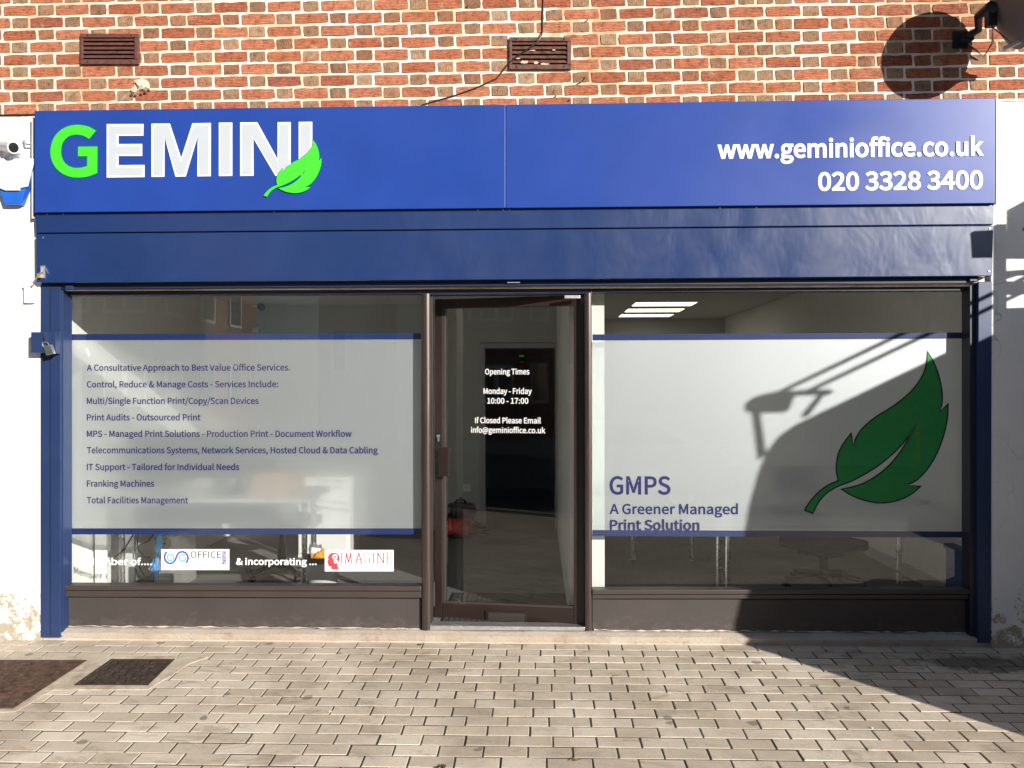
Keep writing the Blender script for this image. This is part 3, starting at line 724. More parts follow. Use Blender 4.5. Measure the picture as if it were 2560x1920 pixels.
# two white rendered piers and the coping lines on them
for side in (0, 1):
    xe = P(103, 900, Y_PIER).x if side == 0 else P(2478, 900, Y_PIER).x
    top = P(40, 291, Y_PIER).z if side == 0 else P(2520, 253, Y_PIER).z
    t = thing('rendered_pier', 'white painted rendered pier left of the shopfront with chipped base' if side == 0 else
              'white painted rendered pier right of the shopfront, mostly in shade', 'pier', (xe, 0, 0))
    mb = MB()
    x0, x1 = (-7, xe) if side == 0 else (xe, 7)
    n = 40
    rr = random.Random(5+side)
    front = [(x, Y_PIER + rr.uniform(-0.0015, 0.0015)) for x in (x0, x1)]
    mb.box(x0, x1, Y_PIER, 0.30, gz(0)-0.1, top)
    mb.build('render_coat', 'render', t, 0.006)
    ts = [(x0+(x1-x0)*i/n, Y_PIER-0.003+rr.uniform(-0.003, 0.003), top+0.004+rr.uniform(-0.003, 0.003)) for i in range(n+1)]
    MB().tube(ts, 0.007, 6).build('coping_line', 'dark_metal' if side == 0 else 'render', t)
    for i in range(9):                                      # broken plaster at the foot
        bx = xe-0.05-rr.random()*0.14 if side == 0 else xe+0.01+rr.random()*0.09
        r = rr.uniform(0.010, 0.022)
        MB().lathe([(r*.3, -0.006), (r, -0.003), (r*.7, 0.006), (r*.2, 0.009)], (bx, Y_PIER, 0.02+rr.random()*(0.22 if side == 0 else 0.16)), 7, (rr.uniform(-.3, .3), -1, rr.uniform(-.3, .3))).build('broken_plaster', 'concrete', t)
number_t = lettering('8', (2556, 578), (2561, 578), 9, 'logo_grey', None, y=Y_PIER-0.002, th=0.002, name='house_number')
tag(number_t, 'small grey figure at the right edge of the white pier', 'number')

# ------------------------------------------------------------------ pavement
pave = MB().add([(-9, GY, gz(GY)-0.0028), (9, GY, gz(GY)-0.0028), (9, -5.6, gz(-5.6)-0.0028), (-9, -5.6, gz(-5.6)-0.0028)], [(0, 1, 2, 3)]).build('pavement', 'joint_sand')
structure(pave, 'buff block paving laid in running bond in front of the shop')
patch_px = [(-260, 1642), (0, 1641), (230, 1641), (395, 1640), (520, 1642), (470, 1660), (425, 1690), (370, 1723), (134, 1724), (81, 1754), (39, 1778), (0, 1780), (-300, 1784)]
patch_w = [G(*q) for q in patch_px]
def inside(x, y, poly):
    r = False
    for i in range(len(poly)):
        a, b = poly[i], poly[i-1]
        if (a.y > y) != (b.y > y) and x < (b.x-a.x)*(y-a.y)/(b.y-a.y)+a.x: r = not r
    return r
PX, PY = 0.2052, 0.1028
def paver_variant(rnd):
    w, d, h, c = 0.1972, 0.0950, 0.05, 0.0024
    j = lambda a: rnd.uniform(-a, a)
    top = [(sx*(w/2-c)+j(.0008), sy*(d/2-c)+j(.0008), j(.0006)) for sx, sy in ((-1, -1), (1, -1), (1, 1), (-1, 1))]
    mid = [(sx*w/2+j(.0012), sy*d/2+j(.0012), -c*0.9) for sx, sy in ((-1, -1), (1, -1), (1, 1), (-1, 1))]
    bot = [(a, b, -h) for a, b, _ in mid]
    return MB().add(top+mid+bot, [(0, 1, 2, 3)]+[(i, i+4, (i+1) % 4+4, (i+1) % 4) for i in range(4)]+[(i+4, i+8, (i+1) % 4+8, (i+1) % 4+4) for i in range(4)])
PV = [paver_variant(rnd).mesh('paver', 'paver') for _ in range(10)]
y_start = G(1280, 1608).y
xj = G(850+95/2.458, 1617).x
pv = []
for r in range(0, 52):
    yc = y_start - PY*(r+0.5)
    ph = xj + (PX*0.52 if r % 2 else 0) + 0.012*math.sin(r*1.7) - 0.004*r
    n0 = int((-4.6-ph)/PX)
    for i in range(n0, n0+53):
        xc = ph+PX*(i+0.5)
        if all(inside(xc+a*PX*.5, yc+b*PY*.5, patch_w) for a in (-1, 1) for b in (-1, 1)): continue
        q = [proj((xc+a*PX/2, yc+b*PY/2, gz(yc))) for a, b in ((-1, 1), (1, -1))]
        ix = max(0, min(2560, q[1][0])-max(0, q[0][0])); iy = max(0, min(1920, q[1][1])-max(0, q[0][1]))
        pv.append((ix*iy if q[0][0] > -9000 else 0, xc, yc))
pv.sort(key=lambda b: -b[0])
rest = MB()
tilt = math.atan(SLOPE)
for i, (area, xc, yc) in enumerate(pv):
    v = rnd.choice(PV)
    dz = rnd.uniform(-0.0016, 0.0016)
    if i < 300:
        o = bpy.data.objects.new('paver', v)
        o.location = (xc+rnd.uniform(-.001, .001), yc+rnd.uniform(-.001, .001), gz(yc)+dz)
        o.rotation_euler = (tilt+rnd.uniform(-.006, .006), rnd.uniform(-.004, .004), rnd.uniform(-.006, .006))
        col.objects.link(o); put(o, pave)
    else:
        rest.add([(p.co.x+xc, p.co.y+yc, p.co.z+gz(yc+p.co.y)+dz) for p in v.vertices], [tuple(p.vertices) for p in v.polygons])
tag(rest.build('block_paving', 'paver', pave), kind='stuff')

# concrete fillet along the foot of the shopfront
seg = 60
ms = MB()
rows = []
for i in range(seg+1):
    x = -3.35 + 6.9*i/seg
    zz = 0.068 + random.uniform(-0.003, 0.003)
    yf = y_start + random.uniform(-0.006, 0.004) + 0.012
    rows.append([(x, 0.12, zz), (x, 0.02, zz-0.004), (x, -0.03, 0.05+random.uniform(-.004, .004)), (x, yf, 0.006), (x, yf-0.006, -0.05)])
for i in range(seg):
    for k in range(4): ms.add([rows[i][k], rows[i+1][k], rows[i+1][k+1], rows[i][k+1]], [(0, 1, 2, 3)])
fil = ms.build('concrete_fillet', 'concrete', None, 0, True)
structure(fil, 'pale concrete fillet between shopfront and paving')
# cement surround with two covers
cs = MB()
pw = [G(*q, 0.003) for q in patch_px]
cs.prism(pw, (0, 0, -0.05))
surround = cs.build('cement_surround', 'patch')
structure(surround, 'rough cement surround of the two covers')
def cover(name, label, quad, mat, frame_mat, treads):
    c = [G(*q, 0.006) for q in quad]                        # back-left, back-right, front-right, front-left
    ctr = sum(c, Vector())/4
    t = thing(name, label, 'drain cover', ctr)
    MB().prism(c, (0, 0, -0.03)).build('cover_plate', mat, t)
    fr = MB()
    for i in range(4):
        a, b = c[i], c[(i+1) % 4]
        d = (b-a).normalized()
        nrm = Vector((d.y, -d.x, 0)); nrm = nrm if nrm.dot(ctr-a) < 0 else -nrm
        w = 0.016
        fr.prism([a-d*w+nrm*0.003, b+d*w+nrm*0.003, b+d*w+nrm*w, a-d*w+nrm*w], (0, 0, 0.003))
    fr.build('cover_frame', frame_mat, t)
    nx, ny = treads
    tr = MB()
    for i in range(nx):
        for j in range(ny):
            u, v = (i+0.5)/nx, (j+0.5)/ny
            p = (c[0]*(1-u)+c[1]*u)*(1-v)+(c[3]*(1-u)+c[2]*u)*v
            e = (c[1]-c[0]).normalized(); g = (c[3]-c[0]).normalized()
            a, b = (0.030, 0.012) if (i+j) % 2 else (0.012, 0.028)
            if random.random() < 0.12: continue
            tr.prism([p+e*a*sx+g*b*sy for sx, sy in ((-1, -1), (1, -1), (1, 1), (-1, 1))], (0, 0, 0.008))
    tag(tr.build('raised_treads', mat, t), kind='stuff')
cover('rusty_inspection_cover', 'large rusty inspection cover with raised treads at the left edge of the paving', [(-130, 1653), (207, 1653), (30, 1768), (-330, 1768)], 'rust', 'rust', (9, 8))
cover('small_drain_cover', 'small dark square drain cover set in cement', [(281, 1651), (427, 1651), (366, 1710), (197, 1710)], 'iron', 'iron', (6, 6))
# weeds, twigs and litter between the blocks
litter = [('dry_leaf', 1438, 1900, 'leaf_litter', 0.02, 'curled brown leaf in a joint near the lower edge'), ('moss_tuft', 1051, 1612, 'moss', 0.018, 'green moss tuft at the joint left of the door'),
          ('bottle_cap', 825, 1780, 'white_vinyl', 0.012, 'small white scrap on the paving below the left window'), ('paper_scrap', 2182, 1820, 'white_vinyl', 0.014, 'white paper scrap at the right of the paving'),
          ('moss_clump', 1100, 1917, 'moss', 0.022, 'green moss growing at the bottom edge of the picture'), ('twig_scrap', 1540, 1690, 'leaf_litter', 0.012, 'little dry twig below the right mullion')]
for nm, px, py, mt, r, lab in litter:
    c = G(px, py, 0.003)
    rr = random.Random(px)
    mb = MB()
    for i in range(9):
        q = c+Vector((rr.uniform(-r, r), rr.uniform(-r*.5, r*.5), 0.002))
        a = rr.uniform(0, 6.28)
        e = Vector((math.cos(a), math.sin(a), 0.2))*r*0.6; g = Vector((-math.sin(a), math.cos(a), 0.3))*r*0.25
        mb.add([q-e, q+g, q+e, q-g], [(0, 1, 2), (0, 2, 3)])
    tag(mb.build(nm, mt), lab, 'litter' if 'moss' not in nm else 'moss')

# street behind the photographer
structure(MB().box(-40, 40, -5.75, -5.6, -0.6, gz(-5.6)+0.01).build('kerb', 'kerb', None, 0.01), 'concrete kerb behind the photographer')
structure(MB().box(-200, 200, -15.0, -5.75, -0.9, gz(-5.6)-0.12).build('road', 'asphalt'), 'asphalt road behind the photographer')
structure(MB().box(-200, 200, -300, -15.0, -0.9, gz(-5.6)+0.0).build('far_pavement', 'kerb'), 'pavement across the road')
structure(MB().box(-40, -9, -5.6, 0.3, -0.9, gz(-5.6)-0.02).build('side_ground', 'kerb'), 'ground beside the forecourt')
structure(MB().box(9, 40, -5.6, 0.3, -0.9, gz(-5.6)-0.02).build('side_ground', 'kerb'), 'ground beside the forecourt')

# ------------------------------------------------------------------ fascia sign
def lerp_y(px, a, b): return a[1]+(b[1]-a[1])*(px-a[0])/(b[0]-a[0])
f_t = ((86, 277), (2489, 245)); f_b = ((86, 531), (2488, 508))
sign = thing('fascia_sign', 'long royal blue fascia sign with green and white raised lettering', 'sign', P(1280, 520, Y_FASCIA))
for x0, x1 in ((86, 1263.2), (1264.8, 2489)):
    MB().slab((x0, lerp_y(x0, *f_t)), (x1, lerp_y(x1, *f_t)), (x1, lerp_y(x1, *f_b)), (x0, lerp_y(x0, *f_b)), Y_FASCIA, 0.10).build('sign_panel', 'fascia', sign, 0.003)
MB().slab((1262, 264), (1266, 264), (1266, 516), (1262, 516), Y_FASCIA+0.012, 0.01).build('joint_strip', 'sign_white', sign)
MB().slab((79, 293), (84, 293), (84, 546), (79, 546), -0.075, 0.05).build('end_strip', 'grey_plastic', sign)  # stands in for shading on the pier return, put into its grey
MB().slab((2491, 246), (2496, 246), (2496, 509), (2491, 509), -0.105, 0.07).build('end_strip', 'sign_white', sign)
for px in (118, 158, 685, 1195, 1258, 1274, 1800, 1890):    # fixing screws under the sign
    MB().lathe([(0.0045, 0.004), (0.0035, -0.001)], P(px, lerp_y(px, *f_b)+5, Y_BOX-0.001), 8, (0, -1, 0)).build('fixing_screw', 'steel', sign)

def lz(x, y): return (100+x/2.765, 250+y/2.765)
def px_loops(pts, y):                                       # pixels -> local 2-D coordinates on plane y, with their frame
    w = [P(*q, y) for q in pts]
    o = w[0].copy()
    return [(v.x-o.x, v.z-o.z) for v in w], frame(o, (1, 0, 0), (0, 0, 1))
LET = {
 'letter_e': [(463, 168), (714, 167), (713, 246), (541, 247), (541, 306), (705, 305), (705, 386), (541, 386), (541, 452), (721, 450), (721, 532), (463, 535)],
 'letter_m': [(772, 165), (897, 164), (976, 405), (1055, 162), (1180, 160), (1179, 526), (1089, 527), (1091, 246), (1006, 528), (938, 529), (860, 249), (859, 530), (772, 531)],
 'letter_i': [(1238, 158), (1328, 157), (1328, 524), (1238, 525)],
 'letter_n': [(1385, 156), (1502, 156), (1643, 412), (1644, 155), (1732, 154), (1731, 521), (1628, 523), (1474, 262), (1475, 523), (1385, 524)],
 'letter_i2': [(1790, 153), (1881, 152), (1881, 519), (1790, 520)],
 'letter_g': [(385, 212), (350, 190), (310, 178), (255, 172), (200, 180), (150, 203), (108, 243), (82, 295), (71, 355), (80, 415), (105, 465), (145, 503), (195, 527), (250, 537), (310, 533), (360, 520), (394, 505), (395, 323), (265, 324), (265, 388), (328, 388), (328, 458), (300, 467), (260, 472), (220, 468), (185, 450), (160, 423), (145, 385), (143, 345), (150, 305), (170, 272), (200, 248), (240, 238), (280, 240), (312, 250), (340, 267)]}
def smooth_closed(pts, lo, hi, k=2):                        # Chaikin rounding of a stretch of an outline
    for _ in range(k):
        out = []
        n = len(pts)
        for i, p in enumerate(pts):
            q = pts[(i+1) % n]
            out += [(p[0]*.75+q[0]*.25, p[1]*.75+q[1]*.25), (p[0]*.25+q[0]*.75, p[1]*.25+q[1]*.75)]
        pts = out
    return pts
LET['letter_g'] = [LET['letter_g'][0]] + smooth_closed(LET['letter_g'][1:16], 0, 0, 1)[:-2] + LET['letter_g'][16:22] + smooth_closed(LET['letter_g'][22:35], 0, 0, 1)[:-2] + [LET['letter_g'][35]]
for nm, pts in LET.items():
    y = Y_FASCIA-0.0018 - (0.0006 if nm == 'letter_i2' else 0)
    lp, mw = px_loops([lz(*p) for p in pts], y)
    g = nm == 'letter_g'
    base = flat('letter', [lp], 'sign_green_dark' if g else 'sign_white', mw, sign, 0.004 if g else 0.001, 0.003)
    lp, mw = px_loops([lz(*p) for p in pts], y-0.0022)
    if not g: lp = inset(lp if sum(lp[i-1][0]*lp[i][1]-lp[i][0]*lp[i-1][1] for i in range(len(lp))) > 0 else lp[::-1], 0.0115)
    flat('letter_face', [lp], 'sign_green' if g else 'sign_grey', mw, base, -0.001 if g else 0.0, 0.002)
LEAF = [(1562, 545), (1600, 610), (1630, 690), (1648, 780), (1648, 850), (1632, 900), (1682, 855), (1680, 930), (1665, 1010), (1640, 1090), (1605, 1170), (1560, 1240), (1510, 1295), (1470, 1320), (1425, 1333), (1517, 1342), (1470, 1385), (1400, 1420), (1320, 1438), (1240, 1436), (1160, 1415), (1100, 1388), (1052, 1358), (1130, 1345), (1200, 1318), (1270, 1275), (1340, 1215), (1400, 1140), (1450, 1060), (1505, 955), (1430, 1070), (1370, 1135), (1300, 1195), (1230, 1245), (1150, 1290), (1090, 1318), (1040, 1335), (1000, 1355), (950, 1390), (910, 1440), (880, 1500), (835, 1482), (860, 1440), (910, 1380), (970, 1335), (1035, 1308), (1022, 1260), (1022, 1200), (1035, 1140), (1065, 1085), (1108, 1030), (1125, 1105), (1135, 1060), (1165, 1010), (1210, 965), (1270, 920), (1340, 880), (1410, 830), (1480, 765), (1530, 695), (1555, 630)]
SHARP = {0, 5, 6, 14, 15, 22, 29, 40, 41, 45, 50, 51}
def smooth_leaf(pts):
    out, n = [], len(pts)
    for i, p in enumerate(pts):
        if i in SHARP: out.append(p); continue
        a, b = pts[i-1], pts[(i+1) % n]
        out += [(p[0]*.75+a[0]*.25, p[1]*.75+a[1]*.25), (p[0]*.75+b[0]*.25, p[1]*.75+b[1]*.25)]
    return out
LEAF_S = smooth_leaf(LEAF)
def leaf_fascia(p):
    return lz(1548+(p[0]-835)/847*397, 278+(p[1]-545)/955*390)
lp, mw = px_loops([leaf_fascia(p) for p in LEAF_S], Y_FASCIA-0.0062)
base = flat('leaf_emblem', [lp], 'sign_green_dark', mw, sign, 0.003, 0.003)
lp, mw = px_loops([leaf_fascia(p) for p in LEAF_S], Y_FASCIA-0.0088)
flat('leaf_face', [lp], 'sign_green', mw, base, -0.0008, 0.002)
lettering('www.geminioffice.co.uk', (1796, 395.5), (2455, 386.5), 43, 'sign_white', sign, y=Y_FASCIA-0.0015, bold=0.0046, th=0.002)
lettering('020 3328 3400', (2047, 475.5), (2455, 470.5), 43, 'sign_white', sign, y=Y_FASCIA-0.0015, bold=0.0044, th=0.002)

# ------------------------------------------------------------------ roller shutter: box, bottom bar, guide rails
shut = thing('roller_shutter', 'closed up navy roller shutter housing with guide rails framing the shopfront', 'shutter', P(1280, 705, Y_BOX))
MB().slab((88, 534), (2485, 511), (2484, 561), (90, 582), Y_BOX, 0.08).build('upper_cover', 'shutter', shut, 0.004)
MB().slab((90, 585), (2484, 564), (2480, 690), (91, 707), Y_BOX-0.002, 0.082).build('lower_cover', 'shutter', shut, 0.004)
MB().slab((92, 560), (2480, 540), (2478, 690), (93, 706), Y_BOX+0.03, 0.045).build('housing_back', 'navy_dark', shut)
MB().slab((112, 709), (2446, 692.5), (2446, 708), (112, 724), -0.03, 0.05).build('bottom_bar', 'navy_dark', shut, 0.002)
MB().slab((180, 720), (2420, 703.5), (2420, 705), (180, 721.6), -0.034, 0.02).build('bar_lip', 'navy', shut)
for q in ((163, 714, 181, 724), (2425, 693, 2443, 703)):
    MB().rect(*q, -0.05, 0.025).build('bar_end', 'navy', shut, 0.002)
MB().rect(1268, 704, 1300, 707, -0.052, 0.02).build('pull_slot', 'steel', shut)
l_post = MB().slab((101, 714), (151, 714), (151, 1594), (101, 1594), Y_POST, 0.12).build('guide_rail', 'navy', shut, 0.003)
MB().slab((151.5, 720), (158, 720), (158, 1580), (151.5, 1580), Y_POST+0.02, 0.10).build('guide_channel', 'navy', shut, 0.001)
MB().slab((124.5, 720), (126, 720), (126, 1590), (124.5, 1590), Y_POST-0.0015, 0.003).build('rail_seam', 'navy_dark', shut)
MB().slab((2446, 704), (2480, 704), (2477, 1608), (2445, 1608), Y_POST, 0.12).build('guide_rail', 'navy', shut, 0.003)
MB().slab((2425, 712), (2445, 712), (2444, 1590), (2425, 1590), Y_POST+0.03, 0.10).build('guide_channel', 'navy_dark', shut, 0.001)
for px, py in ((2474, 571), (2472, 678), (108, 594), (108, 690)):
    MB().lathe([(0.005, 0.004), (0.004, -0.002)], P(px, py, Y_BOX-0.003), 8, (0, -1, 0)).build('rivet', 'steel', shut)
# latch on the housing, lock housing and padlock on the left guide rail
lt = thing('latch_bracket', 'small bright metal latch bracket on the lower left corner of the shutter housing', 'latch', P(100, 690, Y_BOX))
MB().rect(100, 664, 109, 695, Y_BOX-0.012, 0.01).build('plate', 'steel', lt, 0.001)
MB().tube([P(104, 668, Y_BOX-0.02), P(103, 680, Y_BOX-0.035), P(95, 690, Y_BOX-0.035), P(88, 700, Y_BOX-0.03), P(82, 708, Y_BOX-0.02)], 0.006, 8).build('hook', 'steel', lt, 0, True)
MB().rect(92, 684, 101, 694, Y_BOX-0.03, 0.02).build('catch', 'cardboard', lt, 0.002)
jb = thing('junction_box', 'small white junction box on the left pier below the latch', 'box', P(66, 760, Y_PIER))
MB().rect(59, 716, 84, 757, Y_PIER-0.028, 0.03).build('case', 'white_plastic', jb, 0.004)
MB().rect(57, 713, 86, 719, Y_PIER-0.031, 0.034).build('lid', 'white_plastic', jb, 0.002)
lk = thing('shutter_lock_housing', 'square navy lock housing on the left guide rail', 'lock', P(110, 880, Y_POST))
MB().rect(77, 830, 112, 882, Y_POST-0.075, 0.075).build('case', 'navy', lk, 0.004)
MB().rect(113, 830, 139, 884, Y_POST-0.05, 0.05).build('lock_plate', 'navy', lk, 0.003)
pd = thing('padlock', 'silver padlock hanging tilted from the navy lock housing', 'padlock', P(118, 885, Y_POST-0.08))
yb = Y_POST-0.088
body = [P(*q, yb) for q in ((107, 866), (126.5, 861), (134.5, 884), (115, 889))]
MB().prism(body, (0, 0.026, 0)).build('body', 'chrome', pd, 0.004)
MB().tube([P(*q, yb+0.012) for q in ((109.5, 868), (106, 861), (107, 856.5), (111, 855), (116, 855), (120, 858), (124, 865))], 0.0045, 8).build('shackle', 'chrome', pd, 0, True)
MB().tube([P(110, 832, yb+0.012), P(110.5, 845, yb), P(111, 857, yb+0.012)], 0.003, 6).build('hanging_tag', 'black', pd, 0, True)

# ------------------------------------------------------------------ shop windows
def make_window(label, gx0, gx1, top, bot, b1, b2, sill, stall, frame_sides):
    """gx: glass left / right; top, bot, b1, b2, sill, stall: pairs of (left, right) pixel rows."""
    t = thing('shop_window', label, 'window', P((gx0+gx1)/2, stall[1], Y_GLASS))
    q = lambda r0, r1: ((gx0, r0[0]), (gx1, r0[1]), (gx1, r1[1]), (gx0, r1[0]))
    sh = lambda r, d: (r[0]+d, r[1]+d)
    pane = MB().slab(*q(sh(top, -6), sh(bot, 6)), Y_GLASS, 0.008).build('pane', 'glass', t)
    MB().slab(*q(sh(top, -36), sh(top, 0)), Y_RAIL+0.02, 0.075).build('head_rail', 'navy_dark', t, 0.003)  # near-black colour carries the shade under the shutter box
    MB().slab(*q(sh(bot, 0), sh(bot, 12)), Y_RAIL-0.012, 0.09).build('sill_rail', 'brown', t, 0.006)
    MB().slab(*q(sh(bot, 13), sill), Y_RAIL-0.004, 0.085).build('lower_rail', 'brown', t, 0.003)
    MB().slab(*q(sh(sill, 2), stall), Y_STALL, 0.05).build('stall_riser', 'stall', t, 0.003)
    pts, rads = [], []
    xa, xb = P(gx0, stall[0], Y_STALL).x, P(gx1, stall[1], Y_STALL).x
    for i in range(71):                                     # uneven white sealant along the foot
        pts.append((xa+0.01+(xb-xa-0.02)*i/70, Y_STALL-0.004, 0.071+random.uniform(-0.003, 0.003)))
        rads.append(random.choice((0.0012, 0.002, 0.003, 0.0045, 0.006)))
    MB().tube(pts, rads, 6).build('sealant_bead', 'concrete', t, 0, True)
    film = MB().slab(*q(sh(b1, 2), sh(b2, 3)), Y_FILM, 0.0012).build('frosted_film', 'film', pane)
    for r in (b1, b2):
        MB().slab(*q(r, sh(r, 15)), Y_FILM-0.0035, 0.0015).build('blue_band', 'band', pane)
    return t, pane, film
wl, pane_l, film_l = make_window('left shop window with service list on frosted film and logo boards below', 158, 1053, (739, 735), (1464, 1466), (835.5, 833), (1321, 1321), (1492, 1495), (1582, 1576), None)
wr, pane_r, film_r = make_window('right shop window with big green leaf on frosted film', 1481, 2425, (731, 726.5), (1475, 1474), (836, 831), (1325, 1329), (1497, 1497), (1580, 1588), None)
LINES = [('A Consultative Approach to Best Value Office Services.', 927, 725), ('Control, Reduce & Manage Costs - Services Include:', 968.5, 695),
         ('Multi/Single Function Print/Copy/Scan Devices', 1010, 646), ('Print Audits - Outsourced Print', 1051, 501),
         ('MPS - Managed Print Solutions - Production Print - Document Workflow', 1092, 879), ('Telecommunications Systems, Network Services, Hosted Cloud & Data Cabling', 1133, 944),
         ('IT Support - Tailored for Individual Needs', 1175, 598), ('Franking Machines', 1216.5, 385), ('Total Facilities Management', 1258, 470)]
for s, y, x1 in LINES:
    lettering(s, (217.5, y), (x1, y-0.6), 15.0, 'film_text', pane_l, y=Y_FILM-0.0006, bold=0.0011, th=0.0006)
lettering('A Member of....', (192, 1411.5), (380, 1411.5), 15.5, 'white_vinyl', pane_l, y=Y_GLASS-0.0012, bold=0.0018, th=0.001)
lettering('& incorporating ...', (591, 1411.5), (791, 1411.5), 15.5, 'white_vinyl', pane_l, y=Y_GLASS-0.0012, bold=0.0018, th=0.001)
lettering('GMPS', (1525, 1235), (1675, 1235), 43, 'film_text', pane_r, y=Y_FILM-0.0006, bold=0.0035, th=0.0006)
lettering('A Greener Managed', (1525, 1284.5), (1844, 1284.5), 24, 'film_text', pane_r, y=Y_FILM-0.0006, bold=0.0020, th=0.0006)
lettering('Print Solution', (1526, 1324.5), (1748, 1324.5), 24, 'film_text', pane_r, y=Y_FILM-0.0042, bold=0.0020, th=0.0006)
lp, mw = px_loops([(1660+p[0]*0.4219, 650+p[1]*0.4219) for p in LEAF_S], Y_FILM-0.0008)
lf = flat('leaf_outline', [lp], 'leaf_line', mw, pane_r, 0.006, 0.0006)
lp, mw = px_loops([(1660+p[0]*0.4219, 650+p[1]*0.4219) for p in LEAF_S], Y_FILM-0.0016)
flat('leaf_sticker', [lp], 'leaf', mw, pane_r, -0.0035, 0.0006)

# two white logo boards on the left pane
def ring_arc(c, r, a0, a1, w, n=20):
    pts = [(c[0]+(r+w/2)*math.cos(math.radians(a0+(a1-a0)*i/n)), c[1]-(r+w/2)*math.sin(math.radians(a0+(a1-a0)*i/n))) for i in range(n+1)]
    return pts+[(c[0]+(r-w/2)*math.cos(math.radians(a1-(a1-a0)*i/n)), c[1]-(r-w/2)*math.sin(math.radians(a1-(a1-a0)*i/n))) for i in range(n+1)]
def px_flat(name, pts, mat, parent, y, off=0.0, th=0.001, holes=()):
    w = [P(*q, y) for q in pts]; o = w[0]
    lps = [[(v.x-o.x, v.z-o.z) for v in w]]+[[((v := P(*q, y)).x-o.x, v.z-o.z) for q in h] for h in holes]
    return flat(name, lps, mat, frame(o, (1, 0, 0), (0, 0, 1)), parent, off, th)
YB = Y_GLASS-0.004
bd = MB().rect(403, 1373, 573, 1425, YB, 0.003).build('logo_board', 'white_vinyl', pane_l)
z6 = lambda x, y: (140+x*0.22604, 1300+y*0.22604)
yl = YB-0.0008
s_path = [(1228, 352), (1208, 375), (1200, 410), (1208, 445), (1230, 470), (1262, 482), (1295, 472), (1318, 445), (1332, 410), (1345, 378), (1368, 357), (1400, 350), (1432, 362), (1455, 390), (1462, 425), (1452, 455), (1438, 474)]
def ribbon(pts, w):
    a, b = [], []
    for i, p in enumerate(pts):
        q0, q1 = pts[max(i-1, 0)], pts[min(i+1, len(pts)-1)]
        dx, dy = q1[0]-q0[0], q1[1]-q0[1]; l = math.hypot(dx, dy)
        a.append((p[0]-dy/l*w/2, p[1]+dx/l*w/2)); b.append((p[0]+dy/l*w/2, p[1]-dx/l*w/2))
    return a+b[::-1]
px_flat('logo_swirl', [z6(*p) for p in ribbon(s_path, 20)], 'logo_purple', bd, yl)
px_flat('logo_ring', [z6(*p) for p in ring_arc((1266, 414), 36, 0, 359, 16)], 'logo_teal', bd, yl)
px_flat('logo_ring', [z6(*p) for p in ring_arc((1400, 418), 36, 30, 380, 16)], 'logo_teal', bd, yl-0.0004)
lettering('OFFICE', z6(1490, 418), z6(1826, 418), 16, 'logo_grey', bd, y=yl, bold=0.0007, th=0.0008)
gb = MB().slab(z6(1840, 345), z6(1878, 345), z6(1878, 490), z6(1840, 490), yl, 0.0008).build('logo_tab', 'logo_purple', bd)
a, b = P(*z6(1852, 350), yl-0.001), P(*z6(1852, 486), yl-0.001)
lettering('GROUP', z6(1847, 350), z6(1847, 487), 6, 'white_vinyl', gb, y=yl-0.0006, th=0.0008, up=(1, 0, 0))
bd2 = MB().rect(812, 1375, 984, 1428.5, YB, 0.003).build('logo_board', 'white_vinyl', pane_l)
z7 = lambda x, y: (560+x*0.22604, 1300+y*0.22604)
head = [(1188, 546), (1186, 512), (1172, 516), (1158, 512), (1156, 492), (1146, 488), (1150, 474), (1140, 466), (1154, 440), (1150, 408), (1166, 378), (1196, 362), (1230, 362), (1260, 376), (1276, 400), (1278, 436), (1268, 466), (1254, 486), (1256, 510), (1272, 546)]
px_flat('logo_head', [z7(*p) for p in head], 'logo_red', bd2, yl)
def gear(c, r, n):
    pts = []
    for i in range(n*4):
        rr = r if (i//2) % 2 else r*0.78
        a = 2*math.pi*i/(n*4)
        pts.append((c[0]+rr*math.cos(a), c[1]+rr*math.sin(a)))
    return pts
px_flat('logo_gear', [z7(*p) for p in gear((1226, 408), 32, 8)], 'white_vinyl', bd2, yl-0.001, holes=([z7(*p) for p in gear((1226, 408), 14, 8)],))
px_flat('logo_gear', [z7(*p) for p in gear((1236, 458), 24, 8)], 'white_vinyl', bd2, yl-0.001, holes=([z7(*p) for p in gear((1236, 458), 10, 8)],))
# thin serif capitals drawn as strokes
SER = {'I': [[(0, 0), (0, 10)], [(-1.4, 0), (1.4, 0)], [(-1.4, 10), (1.4, 10)]],
       'M': [[(0, 0), (.8, 10)], [(.8, 10), (4, 1)], [(4, 1), (7.2, 10)], [(7.2, 10), (8, 0)], [(-1, 0), (1, 0)], [(7, 0), (9, 0)], [(-.2, 10), (1, 10)], [(7, 10), (8.2, 10)]],
       'A': [[(0, 0), (3.2, 10)], [(3.2, 10), (6.4, 0)], [(1.1, 3.6), (5.3, 3.6)], [(-1, 0), (1, 0)], [(5.4, 0), (7.4, 0)]],
       'G': [[(7.4, 8.2), (6, 9.6), (4.2, 10), (2, 9.2), (.5, 7.2), (0, 5), (.5, 2.8), (2, .8), (4.2, 0), (6, .3), (7.4, 1.2)], [(7.4, 0.6), (7.4, 4.4)], [(6, 4.4), (8.6, 4.4)]],
       'N': [[(0, 0), (0, 10)], [(0, 10), (6.6, 0)], [(6.6, 0), (6.6, 10)], [(-1, 0), (1, 0)], [(-1, 10), (.4, 10)], [(5.6, 10), (7.6, 10)]],
       'E': [[(0, 0), (0, 10)], [(0, 10), (5, 10)], [(0, 5.2), (4, 5.2)], [(0, 0), (5.2, 0)], [(5, 10), (5, 8.6)], [(5.2, 0), (5.2, 1.6)], [(4, 6), (4, 4.4)]]}
strokes = []
